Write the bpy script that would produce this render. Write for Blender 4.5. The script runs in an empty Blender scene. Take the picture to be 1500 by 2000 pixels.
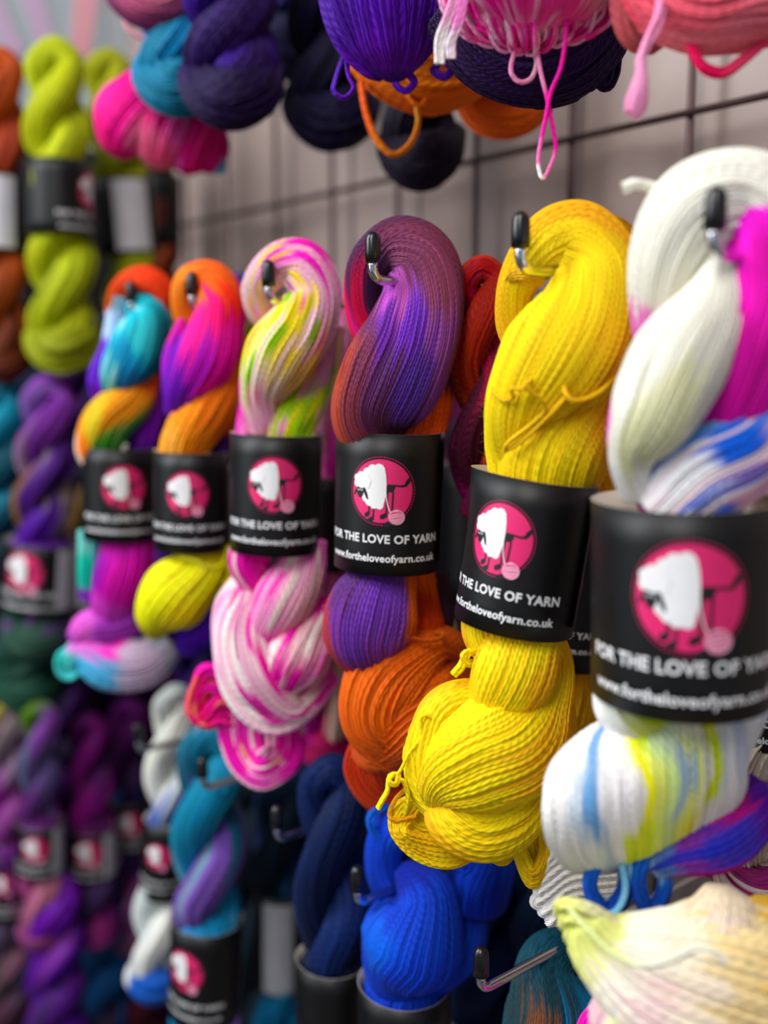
import bpy, bmesh, math, random
import numpy as np
from mathutils import Vector

S = bpy.context.scene
COL = S.collection
PI = math.pi
# ------------------------------------------------------------------ camera
F = 1940.0                                   # focal length in pixels of the 1500x2000 frame
PITCH = math.atan(300/F)                     # looking slightly down
YAW = math.atan(1550/math.hypot(F, 300))     # angle between the view and the wall
CAM = np.array([0.0, 0.0, 1.50])
FH = np.array([-math.cos(YAW), math.sin(YAW), 0.0])      # horizontal forward
RT = np.array([math.sin(YAW), math.cos(YAW), 0.0])       # right
UP = np.array([0, 0, 1.0])
FW = FH*math.cos(PITCH) - UP*math.sin(PITCH)
DN = -UP*math.cos(PITCH) - FH*math.sin(PITCH)
cd = bpy.data.cameras.new('camera'); cam = bpy.data.objects.new('camera', cd); COL.objects.link(cam)
cam.location = CAM
cam.rotation_euler = Vector(FW).to_track_quat('-Z', 'Y').to_euler()
cd.sensor_fit = 'VERTICAL'; cd.sensor_height = 36; cd.lens = 36*F/2000; cd.clip_start = .01
cd.dof.use_dof = True; cd.dof.focus_distance = .59; cd.dof.aperture_fstop = 2.3
S.camera = cam
S.view_settings.view_transform = 'Standard'; S.view_settings.look = 'None'
S.view_settings.exposure = 0.15; S.view_settings.gamma = 1.0; S.view_settings.use_curve_mapping = False
# ------------------------------------------------------------------ world and lamps
W = bpy.data.worlds.new('shop_air'); S.world = W; W.use_nodes = True
W.node_tree.nodes['Background'].inputs[0].default_value = (.80, .86, 1, 1)
W.node_tree.nodes['Background'].inputs[1].default_value = .30
def area(name, loc, aim, size, power, col=(1, 1, 1)):
    l = bpy.data.lights.new(name, 'AREA'); l.shape = 'RECTANGLE'; l.size, l.size_y = size; l.energy = power; l.color = col
    o = bpy.data.objects.new(name, l); COL.objects.link(o); o.location = loc
    o.rotation_euler = (Vector(aim)-Vector(loc)).to_track_quat('-Z', 'Y').to_euler()
area('ceiling_light_near', (.10, -.75, 2.75), (-.45, .45, 1.45), (.5, 1.3), 21, (1, .97, .93))
area('ceiling_light_left', (-1.3, -1.0, 2.6), (-.7, .7, 1.6), (.5, 1.3), 30, (.95, .97, 1))
area('window_left', (-1.9, -2.4, 1.8), (-.6, .5, 1.4), (1.2, 1.6), 14, (.9, .95, 1))

# ------------------------------------------------------------------ helpers
def ray(u, v):
    return FW + RT*((u-750)/F) + DN*((v-1000)/F)
def P(u, v, g):                              # point on the sight ray standing g metres ahead (measured level)
    r = ray(u, v); return CAM + r*(g/r.dot(FH))
def PW(u, v, y):                             # point on the plane y (parallel to the wall)
    r = ray(u, v); return CAM + r*(y/r[1])
def PX(u, v, x):                             # point on the plane x (parallel to the end wall)
    r = ray(u, v); return CAM + r*(x/r[0])
def gof(p): return float((p-CAM).dot(FH))
def zc(p): return (p-CAM).dot(FW)
def lin(h):
    c = [int(h[i:i+2], 16)/255 for i in (0, 2, 4)]
    return np.array([x/12.92 if x <= .04045 else ((x+.055)/1.055)**2.4 for x in c])
def tag(o, label, cat, group=None):
    o['label'] = label; o['category'] = cat
    if group: o['group'] = group
    return o
def empty(name, loc, label, cat, group=None):
    o = bpy.data.objects.new(name, None); COL.objects.link(o); o.location = loc; o.empty_display_size = .02
    return tag(o, label, cat, group)
def link(name, me, parent=None, mat=None):
    o = bpy.data.objects.new(name, me); COL.objects.link(o)
    if mat is not None: me.materials.append(mat)
    if parent is not None:
        o.parent = parent
        root = parent
        off = Vector(parent.location)
        while root.parent: root = root.parent; off = off + Vector(root.location)
        me.transform(__import__('mathutils').Matrix.Translation(-off))
    return o
def npmesh(name, V, Fq, col=None, uv=None, smooth=True, Ft=None):
    me = bpy.data.meshes.new(name)
    nq = len(Fq); nt = 0 if Ft is None else len(Ft)
    loops = np.asarray(Fq, np.int32).ravel()
    if nt: loops = np.concatenate([loops, np.asarray(Ft, np.int32).ravel()])
    me.vertices.add(len(V)); me.vertices.foreach_set('co', np.asarray(V, np.float32).ravel())
    me.loops.add(len(loops)); me.loops.foreach_set('vertex_index', loops)
    me.polygons.add(nq+nt)
    st = np.concatenate([np.arange(nq)*4, nq*4+np.arange(nt)*3]).astype(np.int32)
    me.polygons.foreach_set('loop_start', st)
    me.update(calc_edges=True)
    me.polygons.foreach_set('use_smooth', np.full(nq+nt, smooth))
    if col is not None:
        a = me.color_attributes.new('dye', 'FLOAT_COLOR', 'POINT')
        a.data.foreach_set('color', np.concatenate([col, np.ones((len(col), 1))], 1).astype(np.float32).ravel())
    if uv is not None:
        l = me.uv_layers.new(name='strand')
        l.data.foreach_set('uv', uv[loops].astype(np.float32).ravel())
    me.validate(); return me

# ------------------------------------------------------------------ materials
def mat(name, base, rough=.6, metal=0, noise=None, bump=0, spec=.5, coat=0, scale=40):
    m = bpy.data.materials.new(name); m.use_nodes = True; nt = m.node_tree; b = nt.nodes['Principled BSDF']
    b.inputs['Roughness'].default_value = rough; b.inputs['Metallic'].default_value = metal
    b.inputs['Specular IOR Level'].default_value = spec; b.inputs['Coat Weight'].default_value = coat
    c = tuple(lin(base))+(1,)
    b.inputs['Base Color'].default_value = c
    if noise or bump:
        tc = nt.nodes.new('ShaderNodeTexCoord'); n = nt.nodes.new('ShaderNodeTexNoise'); n.inputs['Scale'].default_value = scale
        n.inputs['Detail'].default_value = 5; nt.links.new(tc.outputs['Object'], n.inputs['Vector'])
        if noise:
            r = nt.nodes.new('ShaderNodeValToRGB'); r.color_ramp.elements[0].position = .35; r.color_ramp.elements[1].position = .65
            r.color_ramp.elements[0].color = c; r.color_ramp.elements[1].color = tuple(lin(noise))+(1,)
            nt.links.new(n.outputs['Fac'], r.inputs[0]); nt.links.new(r.outputs[0], b.inputs['Base Color'])
        if bump:
            bp = nt.nodes.new('ShaderNodeBump'); bp.inputs['Strength'].default_value = bump; bp.inputs['Distance'].default_value = .001
            nt.links.new(n.outputs['Fac'], bp.inputs['Height']); nt.links.new(bp.outputs[0], b.inputs['Normal'])
    return m
def wool():
    m = bpy.data.materials.new('dyed_wool'); m.use_nodes = True; nt = m.node_tree; b = nt.nodes['Principled BSDF']
    N = nt.nodes.new; L = nt.links.new
    at = N('ShaderNodeAttribute'); at.attribute_name = 'dye'
    tc = N('ShaderNodeTexCoord'); no = N('ShaderNodeTexNoise'); no.inputs['Scale'].default_value = 900; L(tc.outputs['Object'], no.inputs['Vector'])
    hs = N('ShaderNodeHueSaturation'); mr = N('ShaderNodeMapRange')
    mr.inputs['To Min'].default_value = .82; mr.inputs['To Max'].default_value = 1.18
    L(no.outputs['Fac'], mr.inputs['Value']); L(mr.outputs[0], hs.inputs['Value']); L(at.outputs['Color'], hs.inputs['Color'])
    hs.inputs['Saturation'].default_value = 1.1
    L(hs.outputs[0], b.inputs['Base Color'])
    uv = N('ShaderNodeUVMap'); uv.uv_map = 'strand'; sp = N('ShaderNodeSeparateXYZ'); L(uv.outputs[0], sp.inputs[0])
    mu = N('ShaderNodeMath'); mu.operation = 'MULTIPLY_ADD'; mu.inputs[1].default_value = .55
    L(sp.outputs[1], mu.inputs[0]); L(sp.outputs[0], mu.inputs[2])
    m2 = N('ShaderNodeMath'); m2.operation = 'MULTIPLY'; m2.inputs[1].default_value = 2*PI; L(mu.outputs[0], m2.inputs[0])
    sn = N('ShaderNodeMath'); sn.operation = 'SINE'; L(m2.outputs[0], sn.inputs[0])
    bp = N('ShaderNodeBump'); bp.inputs['Strength'].default_value = .45; bp.inputs['Distance'].default_value = .0004
    L(sn.outputs[0], bp.inputs['Height']); L(bp.outputs[0], b.inputs['Normal'])
    b.inputs['Roughness'].default_value = .62; b.inputs['Specular IOR Level'].default_value = .18
    b.inputs['Sheen Weight'].default_value = .03; b.inputs['Sheen Roughness'].default_value = .5
    return m
WOOL = wool()
CHROME = mat('chrome', 'D8D8DC', .12, 1, noise='C8C8CC')
RUBBER = mat('black_rubber', '0B0B0C', .28, 0, noise='0E0E0F', spec=.6)
PAPER = mat('black_card', '0A0A0B', .45, 0, noise='0D0D0E', bump=.06, spec=.36, scale=90)
CARD_IN = mat('card_edge', 'D8D0C0', .8, noise='C8C0B0')
PINKC = mat('print_pink', 'E5216E', .5, noise='E0206C')
WHITE = mat('print_white', 'F2F2F2', .5, noise='EAEAEA')
PALE = mat('print_pale_pink', 'F6B6CF', .5, noise='F0AAC6')
BLACKP = mat('print_black', '101012', .5, noise='131315')
GREYP = mat('info_paper', 'C8C6CA', .6, noise='BEBCC0')
WIRE = mat('dark_wire', '57413F', .4, .6, noise='4A3838')

# ------------------------------------------------------------------ yarn geometry
rng = np.random.RandomState(7)
def spline(pts, n):
    p = np.array(pts, float); k = len(p)
    q = np.vstack([2*p[0]-p[1], p, 2*p[-1]-p[-2]])
    t = np.linspace(0, k-1-1e-6, n); i = t.astype(int); f = (t-i)[:, None]
    a, b, c, d = q[i], q[i+1], q[i+2], q[i+3]
    return .5*((2*b)+(-a+c)*f+(2*a-5*b+4*c-d)*f**2+(-a+3*b-3*c+d)*f**3)
def smooth_noise(n, m, step_n, step_m, amp=1):      # n x m field, periodic along axis 1
    a = rng.uniform(-1, 1, (max(3, int(n/step_n)+3), max(3, int(m/step_m))))
    x = np.linspace(0, a.shape[0]-2.001, n); y = np.arange(m)/m*a.shape[1]
    xi, yi = x.astype(int), y.astype(int); xf, yf = x-xi, y-yi
    xf = xf*xf*(3-2*xf); yf = yf*yf*(3-2*yf); yj = (yi+1) % a.shape[1]
    A = a[xi][:, yi]; B = a[xi][:, yj]; Cc = a[xi+1][:, yi]; D = a[xi+1][:, yj]
    xf = xf[:, None]; yf = yf[None, :]
    return amp*((A*(1-yf)+B*yf)*(1-xf)+(Cc*(1-yf)+D*yf)*xf)
def dye_field(v, ph, dye, jit, ps=70.0):
    """v 0..1 along, ph degrees across; dye = [(v, phi|None, hex), ...] gives dye spots that blend along the strands"""
    acc = 0; wsum = 0
    for (dv, dp, h) in dye:
        d = ((v-dv)*3.2)**2
        if dp is not None:
            e = (ph-dp+180) % 360-180; d = d+(e/ps)**2
        w = 1/(d+.012)**3.2
        acc = acc+w[..., None]*lin(h); wsum = wsum+w
    return acc/wsum[..., None]
def speckle(col, M, NS, per, specks):
    """short dyed streaks along single strands"""
    for (h, prob, ln) in specks:
        a = rng.rand(int(M/ln)+2, NS//2+1) < prob
        off = rng.rand(NS//2+1)*ln
        rows = ((np.arange(M)[:, None]+off[None, :])/ln).astype(int)
        on = np.take_along_axis(a, rows, 0)                     # M x NS/2
        on = np.repeat(np.repeat(on, 2, 1)[:, :NS], per, 1).astype(float)
        k = np.ones(5)/5
        on = np.apply_along_axis(lambda x: np.convolve(x, k, 'same'), 0, on)
        on = on*rng.uniform(.55, 1)
        col = col*(1-on[..., None])+lin(h)*on[..., None]
    return col
def lobe(parent, g, ctrl, dye, w=7.0, twist=0, jit=.03, per=4, name='twisted_ply', specks=None, amp=.5, flat=1.0, mess=1.0, label=None, wide=1.0, jphi=6, bdir=None, ps=70.0):
    c = np.array(ctrl, float)
    L = np.sum(np.hypot(*(np.diff(c[:, :2], axis=0).T)))+np.sum(np.abs(np.diff(c[:, 2])))*20
    M = int(max(24, min(260, L/(w*.9)+10)))
    s = spline(c, M); s[:, 3] = np.maximum(s[:, 3], 3)
    X = np.array([P(a, b, g-d/100) for a, b, d in s[:, :3]])
    z = (X-CAM)@FW; R = s[:, 3]*z/F
    T = np.gradient(X, axis=0); T /= np.linalg.norm(T, axis=1)[:, None]
    tv = CAM-X; N1 = tv-(tv*T).sum(1)[:, None]*T; nl = np.linalg.norm(N1, axis=1)
    N1 /= nl[:, None]
    for i in range(1, M):                                     # no flips
        if N1[i].dot(N1[i-1]) < 0.5:
            p = N1[i-1]-N1[i-1].dot(T[i])*T[i]; N1[i] = p/np.linalg.norm(p)
    B = np.cross(T, N1)
    if bdir: B = np.repeat((-(RT*bdir[0]+UP*bdir[1])/math.hypot(*bdir))[None], M, 0)
    rm = np.percentile(s[:, 3], 80)*max(1, (1+wide)/2)
    NS = int(max(12, 2*PI*rm/w)); NA = NS*per
    sid = np.arange(NA)//per; fr = (np.arange(NA) % per)/per-.5
    prof = np.sqrt(np.maximum(0, 1-(2*np.abs(fr))**2))
    ph0 = np.arange(NA)/NA*2*PI
    vv = np.linspace(0, 1, M)
    warp = smooth_noise(M, NA, 34, NA/10., .06*mess)+smooth_noise(M, NA, 16, NA/30., .014*mess)
    phi = ph0[None, :]+warp+math.radians(twist)*vv[:, None]
    sw = 2*PI/NS
    hs = (smooth_noise(M, NS, 18, 1, .30*mess)+rng.normal(0, .16, NS)[None, :])[:, sid]*sw
    stray = (smooth_noise(M, NS, 22, 1, 1.0)[:, sid] > .78)*.22*sw*mess
    hs = hs+stray
    phi = phi+(smooth_noise(M, NS, 16, 1, .30*mess)[:, sid])*sw
    lump = smooth_noise(M, NA, 40, NA/5., .045*mess)+smooth_noise(M, NA, 30, NA/14., .018*mess)
    rad = R[:, None]*(1+lump+hs+amp*sw*(prof[None, :]-1))
    V = X[:, None, :]+rad[..., None]*(np.cos(phi)[..., None]*N1[:, None, :]*flat+wide*np.sin(phi)[..., None]*B[:, None, :])
    dye = [(a, None if b is None else b-twist*a, h) for a, b, h in dye]
    jv = rng.normal(0, jit, NS)[sid]+smooth_noise(M, NS, 12, 1, jit)[:, sid]
    col = dye_field(vv[:, None]+jv, np.degrees(ph0)[None, :]+smooth_noise(M, NA, 20, NA/10., 8)+rng.normal(0, jphi, NS)[sid][None, :], dye, jit, ps)
    tint = 1+rng.normal(0, .06, NS)[sid][None, :]+smooth_noise(M, NS, 8, 1, .06)[:, sid]
    if specks: col = speckle(col, M, NS, per, specks)
    col = np.clip(col*tint[..., None], 0.001, .95)
    i = np.arange(M-1)[:, None]; j = np.arange(NA)[None, :]; j2 = (j+1) % NA
    Fq = np.stack([i*NA+j, i*NA+j2, (i+1)*NA+j2, (i+1)*NA+j], -1).reshape(-1, 4)
    Ls = np.concatenate([[0], np.cumsum(np.linalg.norm(np.diff(X, axis=0), axis=1))])
    su = np.repeat(np.arange(NA)[None, :]/per, M, 0); sv = np.repeat((Ls/(w*z.mean()/F))[:, None], NA, 1)+rng.rand(NS)[sid][None, :]*3
    Vf = V.reshape(-1, 3); Cf = col.reshape(-1, 3); U = np.stack([su, sv], -1).reshape(-1, 2)
    n0 = len(Vf)
    Vf = np.vstack([Vf, X[0]-T[0]*R[0]*.3, X[-1]+T[-1]*R[-1]*.3]); Cf = np.vstack([Cf, Cf[0], Cf[-1]]); U = np.vstack([U, [0, 0], [0, 0]])
    j = np.arange(NA); j2 = (j+1) % NA
    Ft = np.vstack([np.stack([np.full(NA, n0), j2, j], 1), np.stack([np.full(NA, n0+1), (M-1)*NA+j, (M-1)*NA+j2], 1)])
    o = link(name, npmesh(name, Vf, Fq, Cf, U, True, Ft), parent, WOOL)
    if label: o['label'] = label
    return o
def yarns(parent, g, ctrl, n, spread, dye, rpx=3.4, name='end_loops', jit=.02, label=None, loosen=1.0, specks=None, seed=None):
    """n separate strands that follow one path; spread (px) may vary along it"""
    r = rng if seed is None else np.random.RandomState(seed)
    c = np.array(ctrl, float); L = np.sum(np.hypot(*(np.diff(c[:, :2], axis=0).T)))
    M = int(max(16, min(140, L/5)))
    s = spline(c, M)
    sp = np.interp(np.linspace(0, 1, M), np.linspace(0, 1, len(spread)), spread) if hasattr(spread, '__len__') else np.full(M, float(spread))
    AV, AF, AC, AU = [], [], [], []; base = 0; K = 7
    X0 = np.array([P(a, b, g-d/100) for a, b, d in s[:, :3]])
    T0 = np.gradient(X0, axis=0); T0 /= np.linalg.norm(T0, axis=1)[:, None]
    tv = CAM-X0; N1 = tv-(tv*T0).sum(1)[:, None]*T0; N1 /= np.linalg.norm(N1, axis=1)[:, None]; Bn = np.cross(T0, N1)
    z = (X0-CAM)@FW; pxs = z/F
    for k in range(n):
        if n == 1: a0, q = 0, 0
        else: a0 = k*2.39996; q = math.sqrt((k+.5)/n)
        tt = np.linspace(0, 1, M)
        wob = lambda: (np.sin(tt*2*PI*r.uniform(.6, 1.6)+r.uniform(0, 6))+.5*np.sin(tt*2*PI*r.uniform(2, 4)+r.uniform(0, 6)))*loosen
        ex = sp*pxs*(q*math.cos(a0)+.13*wob()*(n > 1)); ey = sp*pxs*(q*math.sin(a0)+.13*wob()*(n > 1))
        X = X0+N1*ex[:, None]*.8+Bn*ey[:, None]
        T = np.gradient(X, axis=0); T /= np.linalg.norm(T, axis=1)[:, None]
        A = N1-(N1*T).sum(1)[:, None]*T; A /= np.linalg.norm(A, axis=1)[:, None]; Bb = np.cross(T, A)
        rr = rpx*pxs*r.uniform(.88, 1.1)
        an = np.arange(K)/K*2*PI
        V = X[:, None, :]+rr[:, None, None]*(np.cos(an)[None, :, None]*A[:, None, :]+np.sin(an)[None, :, None]*Bb[:, None, :])
        col = dye_field(tt+r.normal(0, jit*2), np.full(M, math.degrees(a0) % 360), dye, jit)
        if specks:
            for (h, prob, ln) in specks:
                on = np.repeat(r.rand(M//ln+2) < prob, ln)[:M].astype(float)
                on = np.convolve(on, np.ones(3)/3, 'same'); col = col*(1-on[:, None]*.85)+lin(h)*on[:, None]*.85
        col = np.clip(col*(1+r.normal(0, .07)), 0, .95)
        Ls = np.concatenate([[0], np.cumsum(np.linalg.norm(np.diff(X, axis=0), axis=1))])/(2*rr)
        i = np.arange(M-1)[:, None]; j = np.arange(K)[None, :]; j2 = (j+1) % K
        AF.append(base+np.stack([i*K+j, i*K+j2, (i+1)*K+j2, (i+1)*K+j], -1).reshape(-1, 4))
        AV.append(V.reshape(-1, 3)); AC.append(np.repeat(col, K, 0)); base += M*K
        AU.append(np.stack([np.repeat((np.arange(K)/K)[None, :], M, 0), np.repeat(Ls[:, None], K, 1)], -1).reshape(-1, 2))
    o = link(name, npmesh(name, np.vstack(AV), np.vstack(AF), np.vstack(AC), np.vstack(AU)), parent, WOOL)
    if label: o['label'] = label
    return o
def fuzz(parent, g, boxes, n, h, name='stray_fibres'):
    """fine fibres standing off the yarn between the points of a path (px)"""
    V, Fq = [], []
    for k in range(n):
        b = boxes[rng.randint(len(boxes))]; t = rng.rand()
        u = b[0]+(b[2]-b[0])*t+rng.normal(0, 2); v = b[1]+(b[3]-b[1])*t+rng.normal(0, 2)
        d = b[4]
        p = P(u, v, g-d/100); ang = rng.uniform(0, 2*PI); dr = RT*math.cos(ang)+UP*math.sin(ang)*.9-FH*rng.uniform(0, .5)
        bend = RT*rng.normal(0, 1)+UP*rng.normal(0, 1); ln = rng.uniform(.0015, .0045)
        prev = None
        for q in range(5):
            x = p+dr*ln*q/4+bend*ln*.35*(q/4)**2; s = RT*.00005*(1-q/6); s2 = UP*.00005*(1-q/6)
            i = len(V); V += [x-s, x+s, x+s2]
            if prev is not None:
                Fq += [[prev, prev+1, i+1, i], [prev+1, prev+2, i+2, i+1], [prev+2, prev, i, i+2]]
            prev = i
    c = np.repeat(lin(h)[None], len(V), 0)
    o = link(name, npmesh(name, np.array(V), np.array(Fq), c, np.zeros((len(V), 2))), parent, WOOL); o['kind'] = 'stuff'
    return o

# ------------------------------------------------------------------ paper bands
def text2d(txt, width, bold):
    cu = bpy.data.curves.new('lettering', 'FONT'); cu.body = txt; cu.size = 1; cu.offset = bold; cu.resolution_u = 3
    cu.space_character = 1.04
    o = bpy.data.objects.new('lettering', cu); COL.objects.link(o)
    dg = bpy.context.evaluated_depsgraph_get(); me = o.evaluated_get(dg).to_mesh()
    V = np.array([v.co[:2] for v in me.vertices]); Fs = [tuple(p.vertices) for p in me.polygons]
    o.evaluated_get(dg).to_mesh_clear(); bpy.data.objects.remove(o); bpy.data.curves.remove(cu)
    V[:, 0] -= V[:, 0].min(); s = width/V[:, 0].max(); V *= s; V[:, 0] -= width/2
    return V, Fs
def poly2d(pts, cuts=4):
    bm = bmesh.new(); vs = [bm.verts.new((x, y, 0)) for x, y in pts]; f = bm.faces.new(vs)
    bmesh.ops.triangulate(bm, faces=[f])
    for _ in range(cuts):
        es = [e for e in bm.edges if e.calc_length() > .10]
        if es: bmesh.ops.subdivide_edges(bm, edges=es, cuts=1); bmesh.ops.triangulate(bm, faces=bm.faces[:])
    bm.verts.index_update(); V = np.array([v.co[:2] for v in bm.verts]); Fs = [tuple(v.index for v in f.verts) for f in bm.faces]; bm.free()
    return V, Fs
def disc(cx, cy, rx, ry, n=20):
    return [(cx+rx*math.cos(a), cy+ry*math.sin(a)) for a in np.linspace(0, 2*PI, n, endpoint=False)]
def scallop(cx, cy, rx, ry, k, amp, ph=0, a0=0, a1=2*PI, n=90):
    return [(cx+(rx+amp*(abs(math.sin(k*t/2+ph))-.5))*math.cos(t), cy+(ry+amp*(abs(math.sin(k*t/2+ph))-.5))*math.sin(t)) for t in np.linspace(a0, a1, n, endpoint=False)]
def bar(x0, y0, x1, y1, w):
    d = np.array([x1-x0, y1-y0]); d = d/np.hypot(*d); q = np.array([-d[1], d[0]])*w/2
    return [(x0+q[0], y0+q[1]), (x0-q[0], y0-q[1]), (x1-q[0], y1-q[1]), (x1+q[0], y1+q[1])]
def strip(pts, w):
    p = np.array(pts, float); t = np.gradient(p, axis=0); t /= np.linalg.norm(t, axis=1)[:, None]
    q = np.stack([-t[:, 1], t[:, 0]], 1)*(np.array(w)[:, None] if hasattr(w, '__len__') else w)/2
    V = np.vstack([p+q, p-q]); n = len(p); return V, [(i, i+1, n+i+1, n+i) for i in range(n-1)]
def emblem_shapes():
    """emblem in units of its disc radius: (V2d, faces, layer, material index 0 pink 1 white 2 black 3 pale)"""
    out = []
    rings = [(0, 0)]; V = [(0, 0)]; Fs = []; n = 56
    for k, r in enumerate([q/12 for q in range(1, 13)]):
        for i in range(n): a = 2*PI*i/n; V.append((r*math.cos(a), r*math.sin(a)))
        for i in range(n):
            j = (i+1) % n; o = 1+k*n
            if k == 0: Fs.append((0, o+i, o+j))
            else: Fs.append((o-n+i, o+i, o+j, o-n+j))
    out.append((np.array(V), Fs, 0, 0))
    nd = 74
    for i in range(nd):                                          # stitched ring
        a = 2*PI*i/nd; b = a+2*PI/nd*.55; m = (a+b)/2
        out.append((*strip([(1.07*math.cos(x), 1.07*math.sin(x)) for x in (a, m, b)], .022), 0, 0))
    def add(pts, layer, m, cuts=4): out.append((*poly2d(pts, cuts), layer, m))
    # tail and hind body
    out.append((*strip([(.22, .20), (.45, .19), (.66, .17), (.78, .20), (.84, .30), (.92, .42)], [.06, .06, .07, .10, .14, .10]), 1, 2))
    add([(.20, .20), (.46, .20), (.45, .08), (.38, -.02), (.20, -.02)], 1, 2)
    # legs and feet
    for (x0, x1, y1, fx) in ((-.36, -.36, -.66, -.52), (-.20, -.22, -.82, -.40), (.22, .20, -.70, 0.0), (.40, .36, -.95, .12)):
        add(bar(x0, 0.0 if x0 > 0 else -.4, x1, y1, .06), 1, 2)
        add([(x1+.03, y1+.05), (x1+.03, y1-.10), (fx+.10, y1-.18), (fx, y1-.17), (fx, y1-.06), (fx+.12, y1+.01)], 1, 2)
    # body: flat rump on the right, woolly scallops on the left
    body = []
    top = [(-.62, .20), (-.55, .42), (-.42, .60), (-.24, .72), (-.04, .76)]
    for (x, y, r) in ((-.66, .22, .16), (-.58, .40, .17), (-.44, .56, .16), (-.26, .66, .17), (-.06, .70, .16), (-.50, -.02, .15), (-.47, -.22, .15), (-.36, -.34, .14), (-.20, -.42, .14), (-.02, -.44, .13)):
        add(disc(x, y, r, r, 18), 2, 1)
    add([(-.66, .25), (-.55, .48), (-.40, .66), (-.22, .76), (-.04, .85), (.04, .84), (.12, .74), (.17, .5), (.19, .2), (.18, -.1), (.12, -.38), (.04, -.53), (-.04, -.56), (-.2, -.5), (-.36, -.4), (-.5, -.22), (-.56, 0)], 2, 1)
    # face and ears
    add(disc(-.69, -.02, .13, .22), 3, 2)
    add([(-.72, .12), (-.80, .10), (-.90, -.02), (-.96, -.17), (-.90, -.14), (-.78, .02)], 3, 2)
    add([(-.58, .16), (-.50, .06), (-.42, -.12), (-.39, -.27), (-.45, -.27), (-.54, -.10), (-.60, .06)], 3, 2)
    for (x, y, r) in ((-.80, .22, .13), (-.80, .38, .13), (-.66, .45, .14), (-.52, .42, .13), (-.43, .30, .12), (-.46, .17, .11), (-.64, .22, .16)):
        add(disc(x, y, r, r, 16), 4, 1)
    for x in (-.75, -.63):                                       # closed eyes
        out.append((*strip([(x-.045, .03), (x-.02, -.005), (x+.02, -.005), (x+.045, .03)], .02), 5, 1))
    # thread and ball
    out.append((*strip([(.17, .05), (.19, -.2), (.24, -.44), (.30, -.60), (.40, -.74)], .025), 3, 1))
    add(disc(.52, -.80, .25, .24, 26), 5, 3)
    for k in range(7):
        y = -.98+k*.06
        hw = math.sqrt(max(0, .24**2-(y+.80)**2))*.95
        if hw > .03: out.append((*strip([(.52-hw, y-.03), (.52, y+.02*(k % 3-1)), (.52+hw, y+.05)], .018), 6, 0))
    for k in range(4):
        out.append((*strip([(.34+k*.06, -.70+.02*k), (.44+k*.07, -.62-.02*k)], .016), 6, 0))
    return out
EMB = emblem_shapes()
T1 = text2d('FOR THE LOVE OF YARN', 2.42, .026); T2 = text2d('www.fortheloveofyarn.co.uk', 2.32, .022)
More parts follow.
